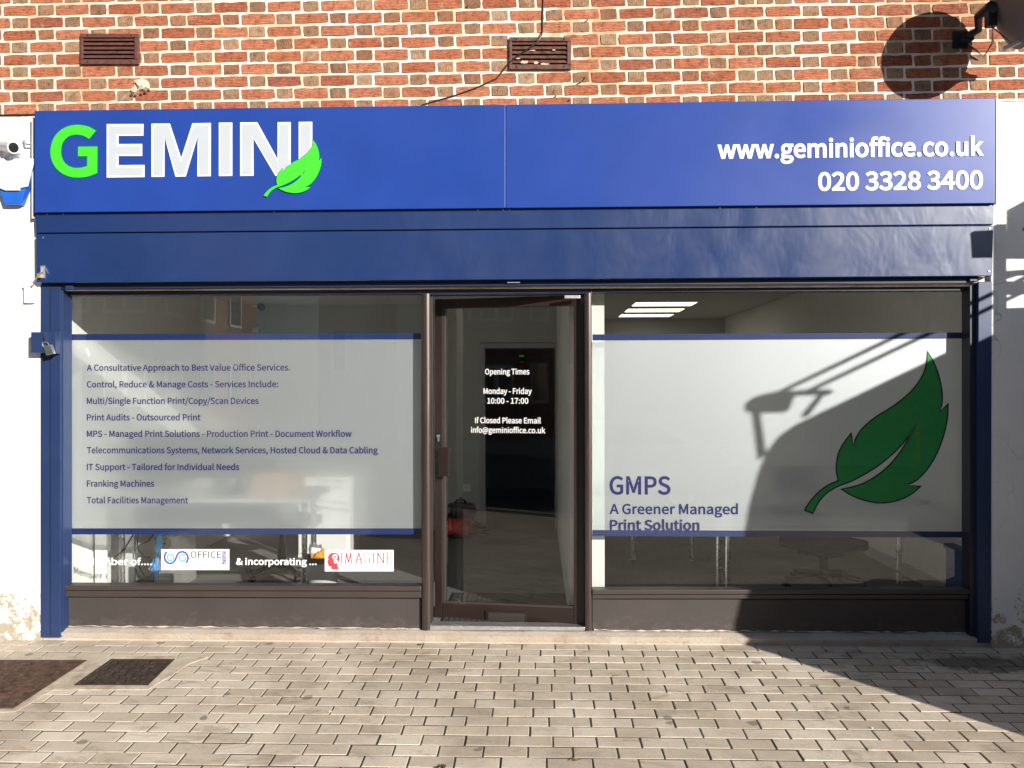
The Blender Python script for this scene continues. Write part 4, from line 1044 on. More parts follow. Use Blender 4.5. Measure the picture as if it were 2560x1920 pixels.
for ch, x0, x1 in (('I', 1303, 1303), ('M', 1338, 1416), ('A', 1448, 1532), ('G', 1548, 1622), ('I', 1656, 1656), ('N', 1692, 1776), ('E', 1804, 1856)):
    wmax = max(p[0] for s in SER[ch] for p in s); wmin = min(0, min(p[0] for s in SER[ch] for p in s)) if ch != 'I' else 0
    for s in SER[ch]:
        pts = [((x0 if ch == 'I' else x0+(p[0]-wmin)/(wmax-wmin)*(x1-x0)) + (p[0]*7 if ch == 'I' else 0), 478-p[1]*11.4) for p in s]
        strokes.append(ribbon(pts, 11.0 if abs(pts[0][1]-pts[-1][1]) > 20 and len(pts) == 2 else 7.0))
mbs = MB()
for s in strokes:
    n = len(s)//2
    w = [P(*z7(*q), yl) for q in s]
    for i in range(n-1):
        mbs.prism([w[i], w[i+1], w[2*n-2-i], w[2*n-1-i]], (0, 0.0006, 0))
mbs.build('lettering', 'logo_red', bd2)
lettering('Diverse Solutions.', z7(1338, 546), z7(1800, 546), 9, 'sign_grey', bd2, y=yl, bold=0.0, th=0.0006)

# ------------------------------------------------------------------ entrance: mullions, threshold, door leaf
en = thing('door_frame', 'brown metal door frame with worn bright mullions between the two shop windows', 'door frame', P(1270, 1575, Y_MULL))
def mullion(x0, x1, top, bot):                              # rounded front
    a, b = P(x0, 1200, Y_MULL).x, P(x1, 1200, Y_MULL).x
    w = (b-a)/2; r = w/math.sin(math.radians(42))
    arc = [((a+b)/2+r*math.sin(math.radians(t)), Y_MULL+r-r*math.cos(math.radians(t))) for t in range(-42, 43, 6)]
    z0, z1 = P(x0, bot, Y_MULL).z, P(x0, top, Y_MULL).z
    return MB().prism([(x, y, z0) for x, y in arc]+[(b, Y_MULL+0.12, z0), (a, Y_MULL+0.12, z0)], (0, 0, z1-z0)).build('mullion', 'mullion', en, 0, True)
mullion(1054, 1075, 734, 1576); mullion(1462.5, 1480, 732, 1577)
MB().slab((1075.5, 742), (1081, 742), (1081, 1566), (1075.5, 1570), Y_MULL+0.045, 0.06).build('door_stop', 'mullion', en, 0.002)
MB().slab((1455, 742), (1462, 742), (1462, 1570), (1455, 1570), Y_MULL+0.06, 0.05).build('door_stop', 'door_brown', en, 0.002)
MB().slab((1054, 700), (1480, 697), (1480, 735), (1054, 738), Y_RAIL+0.02, 0.075).build('door_head', 'navy_dark', en, 0.003)  # the shutter box's shade is put into this dark colour too
MB().rect(1411, 738, 1450, 746, Y_RAIL-0.006, 0.02).build('head_bracket', 'steel', en, 0.002)
MB().slab((1075, 1564), (1462, 1568), (1462, 1577), (1075, 1575), Y_RAIL, 0.10).build('threshold', 'steel', en, 0.003)
# leaf, hinged on the right and standing ajar inwards
hinge = P(1461, 1573, 0.07); hinge.z = 0
LW = 0.955
ang = math.radians(14.6)
e_in = Vector((-math.cos(ang), math.sin(ang), 0))           # from hinge to the lock side
nrm = Vector((-math.sin(ang), -math.cos(ang), 0))           # outward normal
def DP(px, py, d=0.0): return PP(px, py, hinge+nrm*d, nrm)
def dslab(mb, quad, d, th):
    f = [DP(*q, d) for q in quad]
    return mb.hexa(f, [v-nrm*th for v in f])
dl = thing('glass_door', 'brown framed glass door standing ajar with white opening times', 'door', hinge+e_in*LW*0.5+Vector((0, 0, 0.07)))
dslab(MB(), ((1087, 748), (1105, 747), (1105, 1549), (1087, 1548)), 0, 0.045).build('stile', 'door_brown', dl, 0.003)
dslab(MB(), ((1434, 737), (1460, 736), (1460, 1572), (1434, 1570)), 0, 0.045).build('stile', 'door_brown', dl, 0.003)
dslab(MB(), ((1105.5, 748), (1433.5, 738), (1433.5, 764), (1105.5, 771)), 0.0, 0.045).build('top_rail', 'door_brown', dl, 0.003)
bot = dslab(MB(), ((1105.5, 1508), (1433.5, 1522), (1433.5, 1570), (1105.5, 1549)), 0.0, 0.045).build('bottom_rail', 'door_brown', dl, 0.004)
dslab(MB(), ((1104, 770), (1112, 770), (1112, 1509), (1104, 1508)), -0.003, 0.04).build('glazing_bead', 'brown', dl, 0.002)
dslab(MB(), ((1112, 1503), (1434, 1516), (1434, 1522), (1112, 1508)), -0.004, 0.03).build('glazing_bead', 'brown', dl, 0.002)
dpane = dslab(MB(), ((1110, 768), (1436, 762), (1436, 1520), (1110, 1508)), -0.02, 0.006).build('pane', 'glass', dl)
lb = dslab(MB(), ((1213, 1526), (1316, 1530), (1316, 1561), (1213, 1555)), 0.008, 0.02).build('letter_box', 'door_brown', dl, 0.004)
dslab(MB(), ((1220, 1531), (1311, 1535), (1311, 1556), (1220, 1551)), 0.011, 0.01).build('flap', 'brown', lb, 0.002)
ph = dslab(MB(), ((1096, 1119), (1122, 1118), (1121, 1191), (1095, 1192)), 0.06, 0.022).build('pull_handle', 'door_brown', dl, 0.004)
dslab(MB(), ((1094, 1123), (1102, 1123), (1102, 1188), (1094, 1188)), 0.036, 0.036).build('handle_foot', 'brown', ph, 0.002)
kp = dslab(MB(), ((1090, 1081), (1102, 1081), (1102, 1108), (1090, 1108)), 0.006, 0.006).build('lock_plate', 'black', dl, 0.002)
MB().lathe([(0.011, 0), (0.010, 0.010), (0.004, 0.013)], DP(1096, 1090, 0.006), 16, nrm).build('lock_cylinder', 'chrome', kp, 0, True)
dslab(MB(), ((1094, 1092), (1098, 1092), (1098, 1104), (1094, 1104)), 0.010, 0.004).build('keyway', 'chrome', kp)
pl = (hinge+nrm*(-0.0185), nrm)
for s, x0, x1, y in (('Opening Times', 1213, 1323, 936), ('Monday - Friday', 1209, 1329, 984.5), ('10:00 - 17:00', 1218.5, 1320.5, 1008.7), ('If Closed Please Email', 1188, 1352, 1057.5), ('info@geminioffice.co.uk', 1178, 1363, 1081.5)):
    lettering(s, (x0, y), (x1, y), 13.5, 'white_vinyl', dpane, plane=pl, bold=0.0009, th=0.001)

# ------------------------------------------------------------------ things fixed to the brick wall
for i, (a, b, c, d) in enumerate(vents_px):
    lab = ('red oxide louvred air vent above the green and white lettering' if i == 0 else 'flaking louvred air vent crossed by a thin black cable')
    t = thing('air_vent', lab, 'vent', P((a+c)/2, d, 0))
    mt = 'vent' if i == 0 else 'vent_worn'
    MB().rect(a+6, b+6, c-6, d-6, -0.004, 0.006).build('cavity', 'void', t)
    yv = -0.022
    fw = 7
    MB().rect(a, b, c, b+10, yv, 0.024).build('frame_top', mt, t, 0.003)
    MB().rect(a, d-12, c, d, yv, 0.024).build('frame_bottom', mt, t, 0.003)
    MB().rect(a, b+10.5, a+fw, d-12.5, yv, 0.024).build('frame_side', mt, t, 0.003)
    MB().rect(c-fw-3, b+10.5, c, d-12.5, yv, 0.024).build('frame_side', mt, t, 0.003)
    n = 5
    h = (d-12.5-b-10.5)/n
    for k in range(n):
        y0 = b+10.5+h*k
        p = [P(a+fw+.5, y0+1.5, -0.008), P(c-fw-3.5, y0+1.5, -0.008), P(c-fw-3.5, y0+h*0.72, -0.020), P(a+fw+.5, y0+h*0.72, -0.020)]
        MB().hexa(p, [v+Vector((0, 0.004, 0)) for v in p]).build('slat', mt, t)
    for px, py in ((a+18, b+5), (c-18, b+5), (a+18, d-6), (c-18, d-6)):
        MB().lathe([(0.005, 0), (0.004, 0.002)], P(px, py, yv-0.0005), 8, (0, -1, 0)).build('screw_hole', 'void', t)
    if i == 1:
        rr = random.Random(11)
        for px, py, w, h in ((1310, 155, 22, 9), (1340, 157, 16, 9), (1362, 160, 22, 6), (1295, 146, 12, 4), (1332, 126, 20, 3), (1385, 125, 12, 3)):
            pts = [P(px+w*.5*math.cos(k*.7)*rr.uniform(.6, 1.1), py+h*.5*math.sin(k*.7)*rr.uniform(.6, 1.1), -0.0235) for k in range(9)]
            MB().prism(pts, (0, 0.002, 0)).build('bare_patch', 'flake', t)
wire = MB().tube([P(px, py, -0.008+yo) for px, py, yo in ((1361, -40, 0), (1359, 0, 0), (1357, 40, 0), (1356, 78, 0), (1354, 88, -.02), (1345, 104, -.022), (1320, 122, -.022), (1290, 142, -.022), (1270, 160, -.016), (1250, 186, 0), (1240, 197, 0), (1190, 220, 0), (1140, 238, 0), (1090, 252, 0), (1056, 262, 0), (1055, 275, 0))], 0.0042, 6).build('cable', 'black', None, 0, True)
tag(wire, 'thin black cable sagging across the right air vent down to the sign', 'cable')
wire2 = MB().tube([P(px, py, -0.006) for px, py in ((1462, 193), (1460, 199), (1452, 206), (1442, 210))], 0.003, 6).build('cable', 'black', None, 0, True)
tag(wire2, 'short loose end of black cable on the bricks right of the flaking vent', 'cable')
sc = thing('broken_bracket', 'broken cream plaster lump stuck on the bricks below the left air vent', 'lump', P(348, 235, 0))
rr = random.Random(4)
pts = [(338, 200), (350, 197), (366, 199), (374, 208), (376, 222), (366, 228), (350, 230), (336, 238), (328, 236), (326, 228), (334, 218), (337, 208)]
w = [P(*q, 0) for q in pts]; ctr = sum(w, Vector())/len(w)
mb = MB().add([v for v in w]+[v*0.75+ctr*0.25+Vector((0, -0.022+rr.uniform(-.006, .006), 0)) for v in w]+[ctr+Vector((0, -0.03, 0.005))],
              [(i, (i+1) % 12, (i+1) % 12+12, i+12) for i in range(12)]+[(i+12, (i+1) % 12+12, 24) for i in range(12)])
mb.build('plaster', 'flake', sc)
MB().tube([P(337, 206, -0.032), P(347, 218, -0.034)], 0.0025, 6).build('crack_wire', 'black', sc)
for px, py, r in ((329, 238, .010), (338, 240, .008), (352, 237, .009), (362, 233, .009), (372, 226, .008)):
    MB().lathe([(0.002, -.004), (r, 0), (r*.7, .006), (.001, .012)], P(px, py, -0.006), 7, (rr.uniform(-.4, .4), -1, rr.uniform(-.4, .4))).build('dark_crumb', 'iron', sc)
for px, py in ((1388, 242), (1422, 252), (1168, 18), (1467, 52)):
    MB().lathe([(0.004, 0), (0.003, 0.02)], P(px, py, -0.001), 7, (0.2, -1, 0.1)).build('nail', 'iron', wall)

# satellite dish at the upper right
dish_c = P(2518, 14, -0.36)
phi = math.radians(77)
dn = Vector((math.sin(phi), -math.cos(phi), 0.30)).normalized()
ds = thing('satellite_dish', 'dark grey mesh satellite dish on a wall bracket at the upper right corner', 'satellite dish', P(2400, 100, 0))
prof = [(0.001, 0), (0.06, 0.004), (0.12, 0.016), (0.18, 0.036), (0.225, 0.056), (0.25, 0.070), (0.256, 0.070), (0.256, 0.064), (0.225, 0.048), (0.18, 0.028), (0.12, 0.008), (0.06, -0.004), (0.001, -0.008)]
MB().lathe(prof, dish_c-dn*0.05, 40, dn).build('reflector', 'dish', ds, 0, True)
back = dish_c-dn*0.06
wallp = P(2400, 100, 0)
MB().box(wallp.x-0.05, wallp.x+0.045, -0.012, -0.004, wallp.z-0.055, wallp.z+0.05).build('wall_plate', 'dark_metal', ds, 0.003)
MB().box(wallp.x-0.02, wallp.x+0.05, -0.075, -0.013, wallp.z-0.03, wallp.z+0.025).build('clamp', 'dark_metal', ds, 0.006)
MB().tube([wallp+Vector((0.0, -0.05, -0.01)), wallp+Vector((0.06, -0.10, 0.02)), back*0.45+wallp*0.55+Vector((0, -0.03, 0.05)), back+Vector((-0.03, 0, 0.02)), back], [0.022, 0.022, 0.024, 0.03, 0.035], 10).build('arm', 'dark_metal', ds, 0, True)
MB().box(back.x-0.045, back.x+0.012, back.y+0.0, back.y+0.045, back.z-0.09, back.z+0.04).build('tilt_bracket', 'dark_metal', ds, 0.008)
low = dish_c-Vector((0, 0, 0.24))
tip = dish_c+dn*0.34-Vector((0, 0, 0.20))
MB().tube([low-dn*0.02, tip], 0.013, 8).build('feed_arm', 'grey_plastic', ds, 0, True)
MB().lathe([(0.018, -0.06), (0.022, 0.0), (0.03, 0.03), (0.03, 0.05)], tip, 14, -dn+Vector((0, 0, 0.3))).build('feed_horn', 'grey_plastic', ds, 0, True)
for k in (0, 1):
    MB().tube([wallp+Vector((0.02+0.01*k, -0.04, -0.04)), wallp+Vector((0.06+.01*k, -0.05, -0.08)), wallp+Vector((0.13, -0.03, -0.115)), wallp+Vector((0.14+.01*k, -0.10, -0.06)), back+Vector((-0.02, 0, -0.10)), low+Vector((0.02, -.01, 0.02)), tip], 0.0035, 6).build('feed_cable', 'cable_pale' if k else 'black', ds, 0, True)

# alarm box and camera on the left pier
al = thing('alarm_box', 'white and blue burglar alarm box on the left pier', 'alarm box', P(30, 500, Y_PIER))
MB().prism([P(*q, Y_PIER-0.055) for q in ((-24, 402), (84, 402), (84, 415), (50, 511), (10, 511), (-24, 415))], (0, 0.054, 0)).build('blue_base', 'alarm_blue', al, 0.008)
MB().prism([P(*q, Y_PIER-0.072) for q in ((-23, 396), (82, 396), (82, 408), (67, 466), (48, 470), (47, 476), (12, 476), (-7, 468), (-23, 408))], (0, 0.0165, 0)).build('white_cover', 'white_plastic', al, 0.005)
cc = thing('security_camera', 'white bullet security camera with dark lens above the alarm box', 'camera', P(15, 400, Y_PIER))
MB().lathe([(0.045, 0), (0.045, 0.03), (0.03, 0.045)], P(14, 392, Y_PIER), 20, (0, -1, 0)).build('base', 'white_plastic', cc, 0, True)
MB().tube([P(14, 392, Y_PIER-0.04), P(16, 380, Y_PIER-0.075), P(20, 368, Y_PIER-0.10)], 0.014, 10).build('arm', 'white_plastic', cc, 0, True)
cd = Vector((0.82, -0.5, -0.25)).normalized()
c0 = P(20, 366, Y_PIER-0.105)
MB().lathe([(0.030, -0.08), (0.034, -0.07), (0.034, 0.045), (0.037, 0.05), (0.037, 0.07)], c0, 20, cd).build('housing', 'white_plastic', cc, 0, True)
MB().lathe([(0.032, 0.066), (0.030, 0.0725), (0.012, 0.0735)], c0, 20, cd).build('lens_face', 'black', cc, 0, True)
MB().prism([P(22, 387, Y_PIER-0.02), P(56, 386, Y_PIER-0.02), P(48, 392, Y_PIER-0.02), P(30, 393, Y_PIER-0.02)], (0, -0.05, 0)).build('shroud', 'white_plastic', cc, 0.003)
hk = thing('wall_hook', 'small metal hook fixing between security camera and blue sign', 'hook', P(72, 360, Y_PIER))
MB().tube([P(62, 355, Y_PIER), P(62, 358, Y_PIER-0.03), P(66, 361, Y_PIER-0.035), P(80, 361, Y_PIER-0.035)], 0.006, 8).build('arm', 'steel', hk, 0, True)
MB().lathe([(0.012, 0), (0.012, 0.008)], P(62, 356, Y_PIER), 10, (0, -1, 0)).build('plate', 'steel', hk)

# ------------------------------------------------------------------ inside the shop
XL = P(158, 900, Y_GLASS).x-0.10
YBK, CL, CR = 3.62, 2.47, 2.66
XP0, XP1 = 0.205, P(1511, 900, 0.20).x
XRW = 2.98
S = structure
S(MB().box(XL-0.3, XRW+0.3, 0.10, 10.5, FLOOR-0.2, FLOOR).build('carpet_floor', 'carpet'), 'dark grey carpet inside the shop')
S(MB().box(XL-0.3, XP0, 0.30, YBK+0.1, CL, CL+0.25).build('ceiling', 'ceiling'), 'white ceiling of the left office')
S(MB().box(XP0+0.001, XRW+0.3, 0.30, 8.3, CR, CR+0.25).build('ceiling', 'ceiling'), 'white ceiling of the right office')
S(MB().box(XL-0.3, XL, 0.12, YBK+0.1, FLOOR, CL+0.02).build('interior_wall', 'wall_cream'), 'cream side wall of the left office')
dx0, dx1 = P(1213, 1100, YBK).x, P(1388, 1100, YBK).x
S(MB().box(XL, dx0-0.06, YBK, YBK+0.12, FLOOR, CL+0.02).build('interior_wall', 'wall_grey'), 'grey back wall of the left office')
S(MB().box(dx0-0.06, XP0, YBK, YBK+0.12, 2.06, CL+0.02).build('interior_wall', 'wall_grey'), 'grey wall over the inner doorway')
S(MB().box(XP0, XP1, 0.205, 8.2, FLOOR, CR+0.02).build('partition_wall', 'wall_white'), 'white partition wall beside the door')
S(MB().box(XRW, XRW+0.3, 0.12, 8.3, FLOOR, CR+0.02).build('interior_wall', 'wall_cream'), 'cream right wall of the right office')
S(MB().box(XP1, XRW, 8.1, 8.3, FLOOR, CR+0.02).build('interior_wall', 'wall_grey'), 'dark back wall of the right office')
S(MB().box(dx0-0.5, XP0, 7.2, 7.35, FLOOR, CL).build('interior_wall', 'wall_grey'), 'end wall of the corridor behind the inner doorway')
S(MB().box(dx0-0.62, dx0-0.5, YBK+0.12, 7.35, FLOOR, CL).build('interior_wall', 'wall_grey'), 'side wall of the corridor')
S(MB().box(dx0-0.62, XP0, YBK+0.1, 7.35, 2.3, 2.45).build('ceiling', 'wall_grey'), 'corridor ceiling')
S(MB().box(XL-0.3, XRW+0.3, 0.005, 0.30, CR+0.25, CR+0.27).build('lintel', 'wall_white'), 'lintel behind the sign')
jamb = thing('inner_door_frame', 'grey door frame round the dark inner doorway seen through the door', 'door frame', (dx0, YBK, FLOOR))
MB().box(dx0-0.06, dx0, YBK-0.015, YBK+0.13, FLOOR, 2.055).build('jamb', 'wood_frame', jamb, 0.004)
MB().box(dx1, dx1+0.06, YBK-0.015, YBK+0.13, FLOOR, 2.055).build('jamb', 'wood_frame', jamb, 0.004)
MB().box(dx0+0.001, dx1-0.001, YBK-0.015, YBK+0.13, 2.0, 2.055).build('head', 'wood_frame', jamb, 0.004)
sk = MB().box(XRW-0.015, XRW-0.001, 0.13, 8.09, FLOOR, FLOOR+0.10).build('skirting_board', 'wood_frame', None, 0.003)
S(sk, 'skirting along the right office wall')
mt = MB().box(-0.63, 0.36, 0.13, 0.96, FLOOR+0.0005, FLOOR+0.006)
for i in range(26):
    mt.box(-0.62+i*0.037, -0.62+i*0.037+0.026, 0.14, 0.95, FLOOR+0.0062, FLOOR+0.009)
tag(mt.build('entrance_mat', 'mat'), 'dark ribbed entrance mat just inside the door', 'mat')
# red vacuum cleaner, no face
vc = P(1152, 1330, 3.28); vc.z = FLOOR
vt = thing('vacuum_cleaner', 'red drum vacuum cleaner with black lid inside the doorway', 'vacuum cleaner', vc)
MB().lathe([(0.145, 0.03), (0.15, 0.04), (0.15, 0.09), (0.142, 0.10), (0.142, 0.20), (0.148, 0.205)], vc, 32).build('drum', 'vac_red', vt, 0, True)
MB().lathe([(0.16, 0.205), (0.165, 0.215), (0.165, 0.27), (0.155, 0.31), (0.12, 0.335), (0.06, 0.345), (0.005, 0.347)], vc, 32).build('lid', 'vac_black', vt, 0, True)
MB().tube([vc+Vector((-0.06, -0.02, 0.335)), vc+Vector((-0.03, -0.02, 0.375)), vc+Vector((0.03, -0.02, 0.375)), vc+Vector((0.06, -0.02, 0.335))], 0.012, 8).build('handle', 'vac_black', vt, 0, True)
MB().lathe([(0.012, 0), (0.012, 0.05)], vc+Vector((0.0, 0.05, 0.345)), 10).build('hose_plug', 'vac_black', vt)
MB().lathe([(0.175, 0.012), (0.18, 0.02), (0.18, 0.035), (0.16, 0.045)], vc, 32).build('bumper', 'vac_black', vt, 0, True)
for sx in (-1, 1):
    MB().lathe([(0.06, -0.02), (0.065, -0.01), (0.065, 0.01), (0.06, 0.02)], vc+Vector((sx*0.15, 0.02, 0.066)), 20, (1, 0.2, 0)).build('wheel', 'vac_red', vt, 0, True)
hose = [vc+Vector((0.16+0.13*math.cos(a)-0.02, -0.02+0.10*math.sin(a), 0.03+0.02*a/3)) for a in [k*0.35 for k in range(0, 26)]]
MB().tube([vc+Vector((0.12, -0.1, 0.18)), vc+Vector((0.2, -0.14, 0.14))]+hose[::-1], 0.019, 8).build('hose', 'vac_black', vt, 0, True)
so = thing('wall_socket', 'white wall socket above the red vacuum cleaner', 'socket', P(1166, 1225, YBK))
MB().rect(1157, 1211, 1176, 1229, YBK-0.012, 0.011).build('plate', 'white_plastic', so, 0.002)
MB().rect(1163, 1216, 1166, 1221, YBK-0.014, 0.002).build('switch', 'grey_plastic', so)
ap = thing('keypad', 'small dark keypad with green and red lights in the inner doorway', 'keypad', P(1303, 900, 7.19))
MB().rect(1294, 884, 1314, 911, 7.16, 0.035).build('case', 'black', ap, 0.004)
MB().rect(1298, 888, 1310, 892, 7.157, 0.002).build('green_light', 'led_green', ap)
MB().rect(1299, 904, 1310, 906, 7.157, 0.002).build('red_light', 'led_red', ap)
ic = thing('indoor_camera', 'white indoor security camera on the back wall seen over the frosted film', 'camera', P(650, 760, YBK))
MB().lathe([(0.05, 0), (0.05, 0.03), (0.03, 0.05)], P(643, 758, YBK), 18, (0, -1, 0)).build('base', 'white_plastic', ic, 0, True)
MB().lathe([(0.04, -0.10), (0.045, -0.08), (0.045, 0.05), (0.02, 0.06)], P(650, 764, YBK-0.11), 18, (0.45, -0.7, -0.3)).build('housing', 'white_plastic', ic, 0, True)
MB().lathe([(0.042, 0.052), (0.041, 0.068), (0.01, 0.07)], P(650, 764, YBK-0.11), 18, (0.45, -0.7, -0.3)).build('lens', 'black', ic, 0, True)
ps = thing('wall_sensor', 'little white sensor low on the back wall just above the blue band', 'sensor', P(637, 825, YBK))
MB().rect(630, 818, 645, 831, YBK-0.05, 0.05).build('case', 'white_plastic', ps, 0.01)
# ceiling lights in the right office
for i, (xa, xb, y0, y1, cz_) in enumerate(((1.22, 2.02, 5.25, 5.75, CR), (1.22, 2.02, 6.15, 6.65, CR), (1.22, 2.02, 7.05, 7.5, CR))):
    t = thing('ceiling_light', ('nearest in view of the lit ceiling panels over the right shop window', 'middle one of the three lit ceiling panels over the right shop window', 'farthest and lowest of the lit ceiling panels over the right shop window')[i], 'ceiling light', ((xa+xb)/2, (y0+y1)/2, cz_), 'lit ceiling panels in the offices')
    MB().box(xa, xb, y0, y1, cz_-0.02, cz_-0.002).build('frame', 'white_plastic', t)
    MB().box(xa+0.02, xb-0.02, y0+0.02, y1-0.02, cz_-0.024, cz_-0.0205).build('diffuser', 'lamp', t)

# office chairs
def make_chair(label, x, y, rz, seat=0.46):
    t = thing('office_chair', label, 'office chair', (x, y, FLOOR))
    t.rotation_euler = (0, 0, rz)
    m = Matrix.Translation((x, y, FLOOR)) @ Matrix.Rotation(rz, 4, 'Z')
    def T(mb):
        mb.v = [tuple(m @ Vector(v)) for v in mb.v]
        return mb
    T(MB().box(-0.24, 0.24, -0.23, 0.23, seat-0.05, seat+0.03)).build('seat', 'fabric_black', t, 0.03, True, 3)
    T(MB().box(-0.22, 0.22, 0.24, 0.30, seat+0.12, seat+0.55)).build('backrest', 'fabric_black', t, 0.03, True, 3)
    T(MB().tube([(0, 0.08, seat-0.04), (0, 0.26, seat-0.04), (0, 0.31, seat+0.05), (0, 0.31, seat+0.3)], 0.02, 8)).build('back_stem', 'black', t, 0, True)
    T(MB().box(-0.12, 0.12, -0.1, 0.14, seat-0.10, seat-0.052)).build('tilt_mechanism', 'black', t, 0.008)
    T(MB().tube([(0.1, 0, seat-0.08), (0.25, 0, seat-0.09), (0.28, 0, seat-0.10)], [0.006, 0.006, 0.014], 8)).build('lever', 'black', t, 0, True)
    T(MB().lathe([(0.035, 0.11), (0.035, 0.25), (0.02, 0.251), (0.02, seat-0.1)], (0, 0, 0), 16)).build('gas_column', 'black', t, 0, True)
    T(MB().lathe([(0.05, 0.07), (0.05, 0.13), (0.03, 0.14)], (0, 0, 0), 16)).build('hub', 'black', t, 0, True)
    for k in range(5):
        a = 2*math.pi*k/5+0.3
        c, s = math.cos(a), math.sin(a)
        T(MB().tube([(0.03*c, 0.03*s, 0.11), (0.18*c, 0.18*s, 0.095), (0.30*c, 0.30*s, 0.07)], [0.026, 0.021, 0.015], 8)).build('base_arm', 'black', t, 0, True)
        T(MB().lathe([(0.018, -0.022), (0.027, -0.018), (0.027, 0.018), (0.018, 0.022)], (0.30*c, 0.30*s, 0.028), 14, (-s, c, 0))).build('castor', 'black', t, 0, True)
    return t
c1 = P(700, 1400, 1.45); make_chair('black office chair behind the left shop window', c1.x, 1.50, 2.6)
c2 = P(2060, 1420, 1.2); make_chair('black office chair behind the right shop window', c2.x, 1.22, 0.5, 0.345)

# desks
def make_desk(label, x0, x1, y0, y1, top_mat, legs, z=0.74):
    t = thing('desk', label, 'desk', ((x0+x1)/2, (y0+y1)/2, FLOOR))
    MB().box(x0, x1, y0, y1, FLOOR+z-0.028, FLOOR+z).build('desktop', top_mat, t, 0.004)
    for lx, ly in legs:
        MB().tube([(lx, ly, FLOOR+0.02), (lx, ly, FLOOR+z-0.029)], 0.021, 12).build('leg', 'chrome', t, 0, True)
        MB().lathe([(0.03, 0), (0.03, 0.02)], (lx, ly, FLOOR), 12).build('foot', 'chrome', t)
    return t
lx1 = P(305, 1400, 0.72).x; lx2 = P(770, 1400, 0.80).x
d1 = make_desk('white topped desk with chrome legs behind the left shop window', XL+0.02, lx2+0.05, 0.66, 1.42, 'desk_white', ((lx1, 0.72), (lx2-0.02, 0.78), (lx2+0.025, 0.86), (lx1, 1.36)))
MB().box(XL+0.03, lx1-0.05, 0.60, 0.618, FLOOR+0.02, FLOOR+0.69).build('modesty_panel', 'desk_white', d1, 0.003)
MB().box(lx1+0.03, lx1+0.10, 0.70, 0.73, FLOOR+0.0, FLOOR+0.70).build('cable_riser', 'grey_plastic', d1, 0.005)
rx1, rx2 = P(1725, 1400, 2.2).x, P(1816, 1400, 0.75).x
d2 = make_desk('grey desk with chrome legs behind the right shop window', rx2-0.03, XRW-0.25, 0.62, 1.05, 'desk_grey', ((rx2, 0.70), (XRW-0.45, 0.70), (rx2, 1.0)))
d3 = make_desk('second grey desk deeper in the right office', XP1+0.3, rx1+0.1, 2.0, 2.7, 'desk_grey', ((rx1, 2.08), (XP1+0.4, 2.1)))
def monitor(label, x, y, z, w=0.5, h=0.3):
    t = thing('monitor', label, 'monitor', (x, y, z))
    MB().box(x-w/2, x+w/2, y, y+0.04, z+0.12, z+0.12+h).build('screen', 'screen', t, 0.006)
    MB().box(x-0.03, x+0.03, y+0.041, y+0.07, z+0.01, z+0.3).build('stand', 'black', t, 0.004)
    MB().box(x-0.12, x+0.12, y-0.04, y+0.12, z, z+0.012).build('base', 'black', t, 0.004)
monitor('left one of two dark monitors on the white desk blurred by the frosted film', P(400, 1180, 0.72).x, 0.74, FLOOR+0.74, 0.52, 0.34)
monitor('right one of two dark monitors on the white desk blurred by the frosted film', P(515, 1180, 0.86).x+0.1, 0.90, FLOOR+0.74, 0.50, 0.32)
MB().box(lx1+0.12, lx2-0.18, 0.675, 0.69, FLOOR+0.56, FLOOR+0.711).build('apron', 'screen', d1, 0.002)
bx = P(690, 1260, 0.9)
cb = thing('cardboard_box', 'small cardboard box on the white desk behind the frosted film', 'box', (bx.x, 0.95, FLOOR+0.74))
MB().box(bx.x-0.16, bx.x+0.16, 0.82, 1.1, FLOOR+0.741, FLOOR+0.90).build('carton', 'cardboard', cb, 0.004)
MB().box(bx.x-0.015, bx.x+0.015, 0.8185, 1.1015, FLOOR+0.745, FLOOR+0.9015).build('tape', 'leaf_litter', cb)
# white cabinet at the back of the left office
q0, q1 = P(745, 1385, 2.2).x, P(876, 1385, 2.2).x
cab = thing('white_cabinet', 'low white cabinet behind the waste bin', 'cabinet', ((q0+q1)/2, 2.3, FLOOR))
MB().box(q0, q1, 2.2, 2.6, FLOOR+0.0, FLOOR+0.72).build('carcass', 'desk_white', cab, 0.003)
MB().box(q0+0.01, q1-0.03, 2.18, 2.198, FLOOR+0.04, FLOOR+0.70).build('drawer_front', 'desk_white', cab, 0.003)
# waste bin with bag
wb = P(806, 1440, 0.52)
bn = thing('waste_bin', 'pale grey waste bin with black liner and orange bag behind the right logo board', 'bin', (wb.x, 0.52, FLOOR))
MB().lathe([(0.085, 0), (0.09, 0.01), (0.115, 0.36), (0.12, 0.365), (0.115, 0.355), (0.105, 0.3), (0.08, 0.02)], (wb.x, 0.52, FLOOR), 24).build('bucket', 'grey_plastic', bn, 0, True)
MB().lathe([(0.112, 0.33), (0.122, 0.335), (0.124, 0.368), (0.113, 0.372), (0.10, 0.34)], (wb.x, 0.52, FLOOR), 24).build('liner', 'black', bn, 0, True)
mb = MB(); rr = random.Random(8)
for i in range(7): mb.lathe([(0.002, 0), (0.03, 0.02), (0.026, 0.06), (0.004, 0.09)], (wb.x+rr.uniform(-.05, .05), 0.52+rr.uniform(-.05, .05), FLOOR+0.33), 6, (rr.uniform(-.6, .6), rr.uniform(-.6, .6), 1))
mb.build('orange_bag', 'orange', bn)
mb = MB()
for i in range(5): mb.lathe([(0.002, 0), (0.03, 0.02), (0.03, 0.07), (0.004, 0.11)], (wb.x-0.05+rr.uniform(-.04, .02), 0.54+rr.uniform(-.05, .05), FLOOR+0.34), 6, (rr.uniform(-.5, .5), rr.uniform(-.5, .5), 1))
